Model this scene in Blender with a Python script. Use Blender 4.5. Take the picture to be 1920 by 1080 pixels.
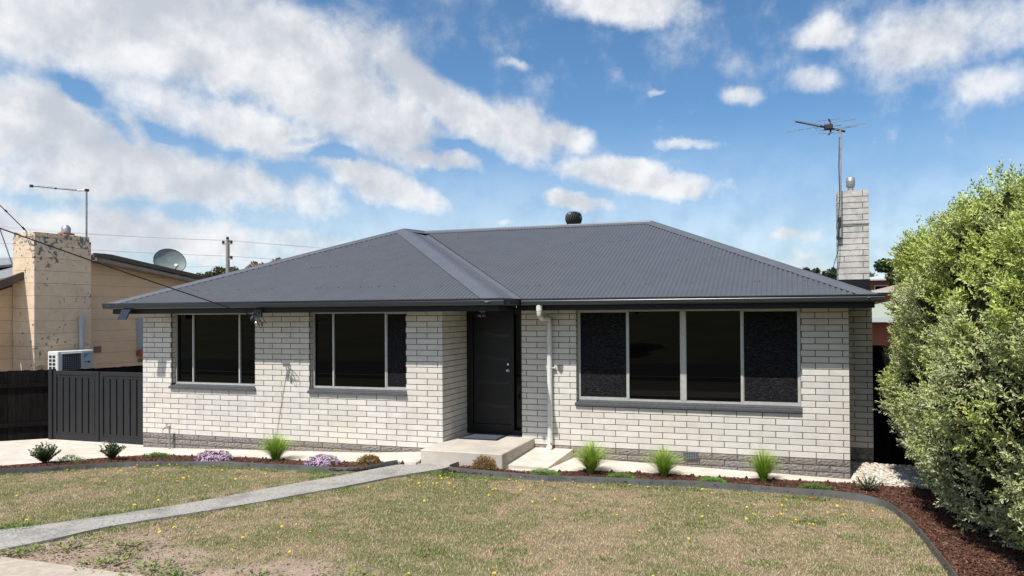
import bpy, bmesh, math, random
import numpy as np
from mathutils import Vector, Matrix, geometry
PI = math.pi
random.seed(7)
RNG = np.random.default_rng(11)
scene = bpy.context.scene
for o in list(bpy.data.objects):
    bpy.data.objects.remove(o)
COL = scene.collection

# ------------------------------------------------------------------ camera
CAM = Vector((0, 0, 2.614))
camd = bpy.data.cameras.new('camera')
camd.sensor_width = 36
camd.lens = 23.995
camd.shift_x = -0.0663
camd.shift_y = 0.01755
camd.clip_start = 0.1
camd.clip_end = 6000
cam = bpy.data.objects.new('camera', camd)
COL.objects.link(cam)
cR = Vector((0.957806, 0.287325, -0.007185)).normalized()
cF = Vector((-0.287259, 0.957811, 0.008987)).normalized()
cU = cR.cross(cF).normalized()
cam.matrix_world = Matrix(((cR.x, cU.x, -cF.x, 0), (cR.y, cU.y, -cF.y, 0), (cR.z, cU.z, -cF.z, CAM.z), (0, 0, 0, 1)))
scene.camera = cam

# ------------------------------------------------------------------ light
SUNV = Vector((0.32, 1.0, -1.70)).normalized()          # direction the sunlight travels
sd = bpy.data.lights.new('sun', 'SUN')
sd.energy = 4.7
sd.angle = math.radians(0.6)
sd.color = (1.0, 0.955, 0.89)
so = bpy.data.objects.new('sun', sd)
COL.objects.link(so)
so.rotation_euler = SUNV.to_track_quat('-Z', 'Y').to_euler()
so.location = (-10, -30, 50)
SUN_EL = math.asin(-SUNV.z)
SUN_ROT = math.atan2(-SUNV.x, -SUNV.y)
scene.view_settings.view_transform = 'Standard'
scene.view_settings.look = 'None'
scene.view_settings.gamma = 1
scene.view_settings.exposure = 0.32
scene.view_settings.use_curve_mapping = False


class NT:
    """small helper for building node trees"""
    def __init__(self, tree):
        self.t = tree
        self.n = tree.nodes
        self.l = tree.links

    def new(self, kind, **kw):
        nd = self.n.new(kind)
        for k, v in kw.items():
            setattr(nd, k, v)
        return nd

    def put(self, sock, v):
        if v is None:
            return
        if isinstance(v, bpy.types.NodeSocket):
            self.l.new(v, sock)
        else:
            sock.default_value = v

    def math(self, op, a, b=None, c=None, clamp=False):
        nd = self.new('ShaderNodeMath', operation=op, use_clamp=clamp)
        self.put(nd.inputs[0], a)
        if b is not None: self.put(nd.inputs[1], b)
        if c is not None: self.put(nd.inputs[2], c)
        return nd.outputs[0]

    def vmath(self, op, a, b=None):
        nd = self.new('ShaderNodeVectorMath', operation=op)
        self.put(nd.inputs[0], a)
        if b is not None: self.put(nd.inputs[1], b)
        return nd.outputs['Value'] if op in ('DOT_PRODUCT', 'LENGTH') else nd.outputs[0]

    def scale(self, a, s):
        nd = self.new('ShaderNodeVectorMath', operation='SCALE')
        self.put(nd.inputs[0], a); self.put(nd.inputs['Scale'], s)
        return nd.outputs[0]

    def noise(self, vec, scale, detail=4, rough=0.55, dist=0.0):
        nd = self.new('ShaderNodeTexNoise')
        if vec is not None: self.l.new(vec, nd.inputs['Vector'])
        nd.inputs['Scale'].default_value = scale
        nd.inputs['Detail'].default_value = detail
        nd.inputs['Roughness'].default_value = rough
        nd.inputs['Distortion'].default_value = dist
        return nd

    def ramp(self, fac, stops, interp='LINEAR'):
        nd = self.new('ShaderNodeValToRGB')
        cr = nd.color_ramp
        cr.interpolation = interp
        while len(cr.elements) < len(stops):
            cr.elements.new(0.5)
        for e, (p, c) in zip(cr.elements, stops):
            e.position = p
            e.color = (c[0], c[1], c[2], 1) if not isinstance(c, (int, float)) else (c, c, c, 1)
        self.put(nd.inputs[0], fac)
        return nd.outputs[0]

    def mix(self, fac, a, b, mode='MIX'):
        nd = self.new('ShaderNodeMix', data_type='RGBA', blend_type=mode)
        self.put(nd.inputs[0], fac)
        self.put(nd.inputs[6], a if not isinstance(a, tuple) else (*a[:3], 1))
        self.put(nd.inputs[7], b if not isinstance(b, tuple) else (*b[:3], 1))
        return nd.outputs[2]

    def map(self, v, a, b, c=0.0, d=1.0, smooth=True):
        nd = self.new('ShaderNodeMapRange')
        if smooth: nd.interpolation_type = 'SMOOTHSTEP'
        self.put(nd.inputs[0], v)
        for i, x in zip((1, 2, 3, 4), (a, b, c, d)):
            self.put(nd.inputs[i], x)
        return nd.outputs[0]


# ------------------------------------------------------------------ sky with clouds
world = bpy.data.worlds.new('World')
scene.world = world
world.use_nodes = True
W = NT(world.node_tree)
W.n.clear()
sky = W.new('ShaderNodeTexSky', sky_type='NISHITA')
sky.sun_disc = False
sky.sun_elevation = SUN_EL
sky.sun_rotation = SUN_ROT
sky.altitude = 100
sky.air_density = 1.0
sky.dust_density = 0.4
sky.ozone_density = 2.0
tc = W.new('ShaderNodeTexCoord')
D = W.vmath('NORMALIZE', tc.outputs['Generated'])
sep = W.new('ShaderNodeSeparateXYZ'); W.l.new(D, sep.inputs[0])
# clouds: az, el, half width, half height (degrees), roll, weight
CL = [(-43.5,14.2,11.0,2.6,-12,0.80),(-52.0,9.2,9.0,2.4,0,0.75),(-21.5,14.9,5.2,2.3,-28,0.95),(-46.61,19.83,17.59,5.50,0,1.00),(-37.48,17.05,13.24,4.41,-25,1.00),(-27.11,16.60,10.4,2.3,-30,1.00),(-55.45,12.49,7.18,3.76,0,1.00),(-47.30,9.96,14.45,3.04,-5,0.95),(-32.67,10.36,8.06,2.12,-18,0.90),(-49.89,5.65,20.90,2.80,0,0.80),(-28.00,12.43,4.73,1.29,-10,0.90),(-18.2,14.4,3.2,1.6,-20,0.85),(-11.58,11.00,8.99,1.84,-8,1.00),(-17.41,8.91,3.76,1.15,-5,0.80),(-12.80,24.03,7.37,1.72,-8,0.90),(3.20,21.05,3.35,1.50,-10,0.65),(12.29,19.29,8.90,3.52,0,0.75),(14.60,15.70,4.43,1.85,0,0.60),(2.56,17.73,3.43,1.45,0,0.55),(-3.44,17.29,2.71,1.00,-10,0.60),(-7.58,13.84,4.09,0.60,2,0.60),(8.97,7.86,5.60,2.00,0,0.35),(0.83,6.06,3.82,1.10,0,0.55),(-22.99,8.02,1.41,0.53,0,0.55),(1.21,3.93,14.03,1.91,0,0.45),(-10.27,18.08,0.68,0.42,0,0.50),(-21.80,20.00,1.68,0.67,-20,0.45),(-52.91,14.77,2.63,0.91,-40,-0.95),(-51.57,13.26,2.15,0.79,-45,-0.90),(-37.11,12.36,3.08,0.66,0,-0.90),(-48.28,12.99,1.49,0.67,-20,-0.70),(-39.05,13.21,1.62,0.40,0,-0.60),(-40.58,7.23,2.44,0.57,0,-0.50),(-26.69,13.73,2.58,0.52,-15,-0.60),(-50.19,14.69,1.09,0.58,-30,-0.30)]
# warp the direction a little so the outlines are ragged
nz = W.noise(D, 9.0, 5, 0.6)
wv = W.scale(W.vmath('SUBTRACT', nz.outputs['Color'], (0.5, 0.5, 0.5)), 0.060)
DW = W.vmath('ADD', D, wv)
pos = None
neg = None
lit = None
def cloud_vecs(az, el, rx, ry, rot):
    az, el = math.radians(az), math.radians(el)
    c = Vector((math.sin(az)*math.cos(el), math.cos(az)*math.cos(el), math.sin(el)))
    r = Vector((math.cos(az), -math.sin(az), 0))
    u = r.cross(c).normalized()
    a = math.radians(rot)
    r2 = r*math.cos(a)+u*math.sin(a); u2 = -r*math.sin(a)+u*math.cos(a)
    return c, r2/math.tan(math.radians(rx)), u2/math.tan(math.radians(ry))
for (az, el, rx, ry, rot, w) in CL:
    c, r, u = cloud_vecs(az, el, rx, ry, rot)
    cmb = W.new('ShaderNodeCombineXYZ')
    W.l.new(W.vmath('DOT_PRODUCT', DW, tuple(r)), cmb.inputs[0])
    W.l.new(W.vmath('DOT_PRODUCT', DW, tuple(u)), cmb.inputs[1])
    # the far side of the sky is pushed out of the ellipse
    W.l.new(W.math('MULTIPLY', W.math('LESS_THAN', W.vmath('DOT_PRODUCT', D, tuple(c)), 0.3), 9.0), cmb.inputs[2])
    m = W.map(W.vmath('LENGTH', cmb.outputs[0]), 1.25, 0.15, 0.0, abs(w), True)
    if w > 0: pos = m if pos is None else W.math('SMOOTH_MAX', pos, m, 0.15)
    else: neg = m if neg is None else W.math('MAXIMUM', neg, m)
# scattered cloud for the rest of the sky, on a flat layer seen in perspective
zz = W.math('ADD', W.math('MAXIMUM', sep.outputs[2], 0.0), 0.12)
lay = W.new('ShaderNodeCombineXYZ')
W.l.new(W.math('DIVIDE', sep.outputs[0], zz), lay.inputs[0])
W.l.new(W.math('DIVIDE', sep.outputs[1], zz), lay.inputs[1])
gen = W.noise(lay.outputs[0], 0.9, 5, 0.55)
view = W.vmath('DOT_PRODUCT', D, (-0.37, 0.90, 0.22))
outside = W.map(view, 0.80, 0.55, 0.0, 1.0)
gm = W.math('MULTIPLY', W.map(gen.outputs[0], 0.42, 0.62, 0.0, 0.90), outside)
pos = W.math('MAXIMUM', pos, gm)
big = W.noise(D, 6.5, 8, 0.60, 0.0)
fine = W.noise(D, 17.0, 8, 0.60, 0.0)
dens = W.math('ADD', pos, W.math('MULTIPLY', W.math('SUBTRACT', big.outputs[0], 0.5), 0.95))
dens = W.math('ADD', dens, W.math('MULTIPLY', W.math('SUBTRACT', fine.outputs[0], 0.5), 1.05))
dens = W.math('SUBTRACT', dens, W.math('MULTIPLY', neg, 0.50))
alpha = W.map(dens, 0.04, 0.80, 0.0, 0.97)
# thin haze of cloud near the horizon
hz = W.map(sep.outputs[2], 0.30, 0.0, 0.0, 0.62)
alpha = W.math('MAXIMUM', alpha, hz)
thick = W.map(dens, 0.45, 1.15, 0.0, 1.0)
# relief: compare the density noise with the same noise a little higher towards the sun
D2v = W.vmath('ADD', D, (-0.010, -0.003, 0.022))
big2 = W.noise(D2v, 6.5, 8, 0.60, 0.0)
fine2 = W.noise(D2v, 17.0, 8, 0.60, 0.0)
rel = W.math('ADD', W.math('MULTIPLY', W.math('SUBTRACT', big.outputs[0], big2.outputs[0]), 1.9),
             W.math('MULTIPLY', W.math('SUBTRACT', fine.outputs[0], fine2.outputs[0]), 1.15))
shade = W.noise(D, 4.2, 3, 0.5)
g = W.math('ADD', W.math('MULTIPLY', W.math('SUBTRACT', shade.outputs[0], 0.52), 1.5), rel)
g = W.math('SUBTRACT', g, W.math('MULTIPLY', thick, 0.22))
lum = W.map(g, -0.55, 0.35, 0.0, 1.0)
ccol = W.ramp(lum, [(0.0, (0.72, 0.76, 0.84)), (0.45, (0.91, 0.94, 0.99)), (1.0, (1.16, 1.17, 1.19))])
bg_sky = W.new('ShaderNodeBackground')
skyc = W.mix(1.0, sky.outputs[0], (0.70, 0.97, 1.12), 'MULTIPLY')
W.l.new(skyc, bg_sky.inputs[0])
bg_sky.inputs[1].default_value = 0.100
bg_c = W.new('ShaderNodeBackground')
W.l.new(ccol, bg_c.inputs[0])
bg_c.inputs[1].default_value = 0.66
mx = W.new('ShaderNodeMixShader')
W.l.new(alpha, mx.inputs[0]); W.l.new(bg_sky.outputs[0], mx.inputs[1]); W.l.new(bg_c.outputs[0], mx.inputs[2])
wo = W.new('ShaderNodeOutputWorld')
W.l.new(mx.outputs[0], wo.inputs[0])

# ------------------------------------------------------------------ render
scene.render.engine = 'CYCLES'
scene.cycles.max_bounces = 6
scene.cycles.transparent_max_bounces = 8
scene.render.resolution_x = 1024
scene.render.resolution_y = 576


# ------------------------------------------------------------------ materials
def material(name, col, rough=0.8, col2=None, nscale=8.0, ndetail=5, lo=0.35, hi=0.65, bump=0.0, bscale=60.0, spec=0.3, metal=0.0,
             stretch=None, col3=None, n3=2.0, f3=0.5, rnd=0.0):
    m = bpy.data.materials.new(name)
    m.use_nodes = True
    N = NT(m.node_tree)
    b = N.n['Principled BSDF']
    b.inputs['Roughness'].default_value = rough
    b.inputs['Specular IOR Level'].default_value = spec
    b.inputs['Metallic'].default_value = metal
    tcn = N.new('ShaderNodeTexCoord')
    vec = N.new('ShaderNodeNewGeometry').outputs['Position']
    if stretch:
        mp = N.new('ShaderNodeMapping'); mp.inputs['Scale'].default_value = stretch
        N.l.new(vec, mp.inputs[0]); vec = mp.outputs[0]
    c = None
    if col2 is not None:
        n = N.noise(vec, nscale, ndetail, 0.6)
        c = N.mix(N.map(n.outputs[0], lo, hi), col, col2)
    if col3 is not None:
        n = N.noise(vec, n3, 4, 0.6)
        c = N.mix(N.math('MULTIPLY', N.map(n.outputs[0], 0.45, 0.7), f3), c if c is not None else col, col3)
    if name == 'white_brick':
        mp = N.new('ShaderNodeMapping'); mp.inputs['Scale'].default_value = (7, 7, 0.9)
        N.l.new(N.new('ShaderNodeNewGeometry').outputs['Position'], mp.inputs[0])
        n = N.noise(mp.outputs[0], 1.0, 6, 0.65)
        c = N.mix(N.math('MULTIPLY', N.map(n.outputs[0], 0.52, 0.75), 0.25), c, (0.40, 0.36, 0.31))
    if rnd:
        oi = N.new('ShaderNodeObjectInfo')
        at = N.new('ShaderNodeAttribute', attribute_name='rnd')
        r = N.math('FRACT', N.math('ADD', oi.outputs['Random'], at.outputs['Fac']))
        v = N.math('ADD', N.math('MULTIPLY', N.math('SUBTRACT', r, 0.5), 2*rnd), 1.0)
        cc = N.new('ShaderNodeCombineColor')
        for i in range(3): N.l.new(v, cc.inputs[i])
        c = N.mix(1.0, c if c is not None else col, cc.outputs[0], 'MULTIPLY')
    if c is None: b.inputs['Base Color'].default_value = (*col, 1)
    else: N.l.new(c, b.inputs['Base Color'])
    if bump:
        n = N.noise(vec, bscale, 4, 0.6)
        bp = N.new('ShaderNodeBump'); bp.inputs['Strength'].default_value = bump; bp.inputs['Distance'].default_value = 0.01
        N.l.new(n.outputs[0], bp.inputs['Height']); N.l.new(bp.outputs[0], b.inputs['Normal'])
    m['nt'] = 1
    return m


def attr_material(name, rough=0.85, spec=0.2, trans=0.0, fine=0.0, fscale=200):
    """colour read from the mesh's own 'Col' attribute (the plant's or chip's own colour)"""
    m = bpy.data.materials.new(name)
    m.use_nodes = True
    N = NT(m.node_tree)
    b = N.n['Principled BSDF']
    a = N.new('ShaderNodeAttribute', attribute_name='Col')
    c = a.outputs['Color']
    if fine:
        g = N.new('ShaderNodeNewGeometry')
        n = N.noise(g.outputs['Position'], fscale, 3, 0.6)
        c = N.mix(1.0, c, N.ramp(n.outputs[0], [(0.3, 1-fine), (0.7, 1+fine)]), 'MULTIPLY')
    N.l.new(c, b.inputs['Base Color'])
    b.inputs['Roughness'].default_value = rough
    b.inputs['Specular IOR Level'].default_value = spec
    if trans:
        t = N.new('ShaderNodeBsdfTranslucent'); N.l.new(c, t.inputs[0])
        mxs = N.new('ShaderNodeMixShader'); mxs.inputs[0].default_value = trans
        N.l.new(b.outputs[0], mxs.inputs[1]); N.l.new(t.outputs[0], mxs.inputs[2])
        N.l.new(mxs.outputs[0], N.n['Material Output'].inputs[0])
    return m


M = {}
M['brick'] = material('white_brick', (0.625, 0.60, 0.56), 0.85, (0.565, 0.54, 0.50), 5.0, 6, 0.35, 0.7, 0.35, 120, 0.25, col3=(0.62, 0.56, 0.46), n3=1.3, f3=0.40, rnd=0.06)
M['mortar'] = material('dark_mortar', (0.095, 0.076, 0.066), 0.95, (0.14, 0.115, 0.10), 30, 3)
M['block'] = material('grey_block', (0.26, 0.24, 0.225), 0.95, (0.15, 0.14, 0.133), 28, 8, 0.35, 0.65, 0.9, 60, 0.15, col3=(0.26, 0.21, 0.165), n3=1.0, f3=0.6, rnd=0.10)
M['blockmortar'] = material('base_mortar', (0.07, 0.062, 0.058), 0.95)
M['roof'] = material('dark_roof_steel', (0.087, 0.091, 0.101), 0.42, (0.079, 0.083, 0.093), 3, 4, spec=0.5)
M['cap'] = material('roof_cap_steel', (0.098, 0.105, 0.122), 0.45, (0.088, 0.095, 0.112), 4, 4, spec=0.5)
M['gutter'] = material('gutter_steel', (0.022, 0.027, 0.034), 0.30, spec=0.5)
M['fascia'] = material('fascia_paint', (0.007, 0.008, 0.011), 0.5, spec=0.3)
M['soffit'] = material('soffit_lining', (0.03, 0.031, 0.034), 0.7)
M['alu'] = material('window_aluminium', (0.50, 0.50, 0.48), 0.42, (0.44, 0.44, 0.42), 14, 3, metal=0.25, spec=0.5)
M['sill'] = material('charcoal_sill', (0.085, 0.088, 0.098), 0.7, (0.065, 0.067, 0.074), 20, 4, bump=0.2, rnd=0.06)
M['black'] = material('black_door_paint', (0.006, 0.006, 0.007), 0.4, spec=0.4)
M['doorpanel'] = material('door_leaf_paint', (0.007, 0.0065, 0.007), 0.45, spec=0.4)
M['strip'] = material('frosted_dark_glass', (0.016, 0.015, 0.016), 0.3, spec=0.4)
M['chrome'] = material('satin_steel', (0.62, 0.62, 0.62), 0.25, metal=1.0)
M['galv'] = material('galvanised_steel', (0.36, 0.37, 0.38), 0.45, (0.28, 0.29, 0.30), 30, 3, metal=0.6, spec=0.5)
M['pvc'] = material('white_pvc', (0.70, 0.70, 0.68), 0.4, (0.60, 0.60, 0.57), 6, 4, spec=0.5)
M['pvcgrey'] = material('grey_pvc', (0.40, 0.43, 0.46), 0.5)
M['concrete'] = material('porch_concrete', (0.52, 0.475, 0.415), 0.9, (0.45, 0.41, 0.36), 3.5, 8, 0.35, 0.65, 0.25, 150, 0.15, col3=(0.30, 0.28, 0.25), n3=1.4, f3=0.35)
M['paving'] = material('pale_concrete', (0.66, 0.59, 0.51), 0.9, (0.52, 0.465, 0.405), 4.0, 8, 0.35, 0.65, 0.3, 120, 0.15, col3=(0.42, 0.385, 0.335), n3=0.9, f3=0.4)
M['paver'] = material('sandstone_paver', (0.60, 0.54, 0.455), 0.9, (0.52, 0.46, 0.385), 6.0, 6, bump=0.3, bscale=90, rnd=0.07)
M['pathm'] = material('weathered_path_concrete', (0.40, 0.38, 0.35), 0.95, (0.15, 0.145, 0.135), 38, 12, 0.45, 0.70, 0.9, 130, 0.1, col3=(0.19, 0.185, 0.175), n3=2.2, f3=0.65)
M['footpath'] = material('footpath_concrete', (0.46, 0.40, 0.32), 0.95, (0.36, 0.31, 0.25), 12, 8, bump=0.5, bscale=90)
M['edge'] = material('grey_garden_edging', (0.135, 0.145, 0.150), 0.55, (0.10, 0.105, 0.105), 4, 5, spec=0.4, col3=(0.17, 0.155, 0.135), n3=1.5, f3=0.7, stretch=(1, 1, 0.3))
M['fence'] = material('black_stained_palings', (0.004, 0.0038, 0.0038), 0.9, (0.009, 0.008, 0.0078), 3, 6, spec=0.08, stretch=(12, 12, 0.8), rnd=0.25)
M['gate'] = material('charcoal_gate_steel', (0.020, 0.021, 0.023), 0.55, (0.018, 0.019, 0.021), 4, 3, spec=0.25)
M['nwall'] = material('cream_neighbour_wall', (0.72, 0.53, 0.35), 0.9, (0.66, 0.48, 0.315), 3, 6, bump=0.3, bscale=40)
M['nfascia'] = material('brown_fascia', (0.075, 0.048, 0.040), 0.8, (0.13, 0.10, 0.09), 10, 6, stretch=(2, 2, 8))
M['nbarge'] = material('weathered_barge_board', (0.22, 0.20, 0.18), 0.85, (0.30, 0.24, 0.19), 6, 6)
M['nroof'] = material('neighbour_roof', (0.24, 0.25, 0.26), 0.6, (0.18, 0.185, 0.19), 12, 4)
M['ngroove'] = material('wall_groove', (0.20, 0.15, 0.10), 0.95)
M['acwhite'] = material('ac_white', (0.66, 0.67, 0.65), 0.45)
M['acgrey'] = material('ac_grey', (0.42, 0.45, 0.47), 0.5)
M['acdark'] = material('ac_grille_dark', (0.03, 0.035, 0.045), 0.6)
M['acblue'] = material('ac_mark_blue', (0.05, 0.35, 0.60), 0.5)
M['terracotta'] = material('orange_brick', (0.36, 0.13, 0.06), 0.85, (0.30, 0.10, 0.05), 12, 4)
M['dish'] = material('dish_grey_green', (0.20, 0.24, 0.235), 0.55, (0.16, 0.195, 0.19), 3, 3)
M['darkmetal'] = material('dark_metal', (0.035, 0.036, 0.040), 0.5, metal=0.3, spec=0.5)
M['vane'] = material('black_vent_vane', (0.045, 0.046, 0.05), 0.3, spec=0.7)
M['antenna'] = material('antenna_aluminium', (0.42, 0.40, 0.38), 0.4, (0.30, 0.29, 0.28), 20, 3, metal=0.4)
M['cable'] = material('black_cable', (0.012, 0.012, 0.013), 0.6)
M['wire'] = material('grey_wire', (0.18, 0.19, 0.21), 0.7)
M['wood_pole'] = material('weathered_pole', (0.30, 0.29, 0.27), 0.9, (0.20, 0.19, 0.18), 6, 5, stretch=(6, 6, 1))
M['mat'] = material('doormat_weave', (0.045, 0.055, 0.080), 0.9, (0.070, 0.080, 0.105), 160, 2)
M['matedge'] = material('doormat_rubber', (0.012, 0.012, 0.013), 0.8)
M['bark'] = material('bark', (0.09, 0.065, 0.045), 0.95, (0.05, 0.038, 0.028), 12, 6, bump=0.6)
M['core'] = material('dark_block_core', (0.012, 0.016, 0.007), 1.0, (0.022, 0.028, 0.012), 14, 4, spec=0.0)
M['asphalt'] = material('asphalt', (0.055, 0.055, 0.057), 0.9, (0.075, 0.073, 0.07), 60, 4, bump=0.4, bscale=200)
M['terrain'] = material('terrain_grass', (0.11, 0.12, 0.055), 0.95, (0.17, 0.145, 0.085), 0.25, 6)
M['soil'] = material('garden_soil', (0.085, 0.05, 0.035), 0.98, (0.05, 0.03, 0.022), 30, 6)
M['redbrick'] = material('red_brick', (0.30, 0.105, 0.065), 0.9, (0.24, 0.085, 0.055), 30, 4)
M['white'] = material('white_paint', (0.72, 0.72, 0.72), 0.6)
M['palegreen'] = material('pale_green_roof', (0.30, 0.33, 0.27), 0.7)
M['tileroof'] = material('tan_tile_roof', (0.36, 0.28, 0.20), 0.8, (0.28, 0.215, 0.155), 8, 5)
M['greysteel'] = material('grey_roof_steel', (0.45, 0.48, 0.50), 0.5)
M['pegs'] = material('brown_edging_peg', (0.055, 0.032, 0.024), 0.9)
M['chimb'] = material('chimney_brick', (0.54, 0.52, 0.49), 0.9, (0.40, 0.385, 0.36), 9, 7, 0.35, 0.7, 0.5, 80, 0.2, col3=(0.24, 0.225, 0.20), n3=3.2, f3=0.35, rnd=0.06)
M['leaf'] = attr_material('leaf', 0.55, 0.35, 0.16)
M['smallleaf'] = attr_material('small_leaf', 0.8, 0.08, 0.12)
M['grass'] = attr_material('grass_blades', 0.8, 0.15, 0.2)
M['chips'] = attr_material('bark_chips', 0.9, 0.15)
M['stone'] = attr_material('white_pebbles', 0.8, 0.25)
M['petal'] = attr_material('petals', 0.7, 0.2, 0.15)
M['lawnbase'] = attr_material('lawn_thatch', 0.97, 0.05, 0, 0.45, 90)


def glass_material():
    m = bpy.data.materials.new('dark_window_glass'); m.use_nodes = True
    N = NT(m.node_tree); b = N.n['Principled BSDF']
    b.inputs['Base Color'].default_value = (0.0016, 0.0015, 0.0017, 1)
    b.inputs['Roughness'].default_value = 0.015
    b.inputs['IOR'].default_value = 1.29
    g = N.new('ShaderNodeNewGeometry')
    n = N.noise(g.outputs['Position'], 1.3, 1, 0.4)
    bp = N.new('ShaderNodeBump'); bp.inputs['Strength'].default_value = 0.03; bp.inputs['Distance'].default_value = 0.02
    N.l.new(n.outputs[0], bp.inputs['Height']); N.l.new(bp.outputs[0], b.inputs['Normal'])
    return m


def screen_material():
    m = bpy.data.materials.new('woven_window_screen'); m.use_nodes = True
    N = NT(m.node_tree); b = N.n['Principled BSDF']
    g = N.new('ShaderNodeNewGeometry')
    mp = N.new('ShaderNodeMapping'); mp.inputs['Scale'].default_value = (14, 14, 110)
    N.l.new(g.outputs['Position'], mp.inputs[0])
    n = N.noise(mp.outputs[0], 1.4, 5, 0.75)
    n2 = N.noise(g.outputs['Position'], 3.0, 3, 0.6)
    c = N.ramp(n.outputs[0], [(0.36, (0.003, 0.003, 0.0035)), (0.53, (0.012, 0.012, 0.014)), (0.68, (0.080, 0.080, 0.088))])
    c = N.mix(N.map(n2.outputs[0], 0.35, 0.7, 0.0, 0.35), c, (0.010, 0.010, 0.012))
    N.l.new(c, b.inputs['Base Color'])
    b.inputs['Roughness'].default_value = 0.7
    b.inputs['Specular IOR Level'].default_value = 0.05
    return m


def spotted_wall():
    """cream render with dark flaking patches, as on the neighbour's chimney"""
    m = bpy.data.materials.new('flaking_cream_render'); m.use_nodes = True
    N = NT(m.node_tree); b = N.n['Principled BSDF']
    P_ = N.new('ShaderNodeNewGeometry').outputs['Position']
    n = N.noise(P_, 11.0, 6, 0.65, 0.3)
    big = N.noise(P_, 1.7, 3, 0.6)
    sp = N.new('ShaderNodeSeparateXYZ'); N.l.new(P_, sp.inputs[0])
    top = N.map(sp.outputs[2], 3.6, 4.7, 0.0, 0.16)
    f = N.math('ADD', n.outputs[0], N.math('ADD', top, N.math('MULTIPLY', N.math('SUBTRACT', big.outputs[0], 0.5), 0.35)))
    k = N.map(f, 0.612, 0.645)
    n2 = N.noise(P_, 5, 5, 0.6)
    base = N.mix(N.map(n2.outputs[0], 0.35, 0.65), (0.70, 0.56, 0.40), (0.62, 0.48, 0.34))
    dk = N.ramp(N.noise(P_, 20, 3).outputs[0], [(0.4, (0.10, 0.09, 0.085)), (0.6, (0.22, 0.225, 0.235))])
    N.l.new(N.mix(k, base, dk), b.inputs['Base Color'])
    b.inputs['Roughness'].default_value = 0.9
    return m


M['glass'] = glass_material()
M['screen'] = screen_material()
M['flaking'] = spotted_wall()


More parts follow.
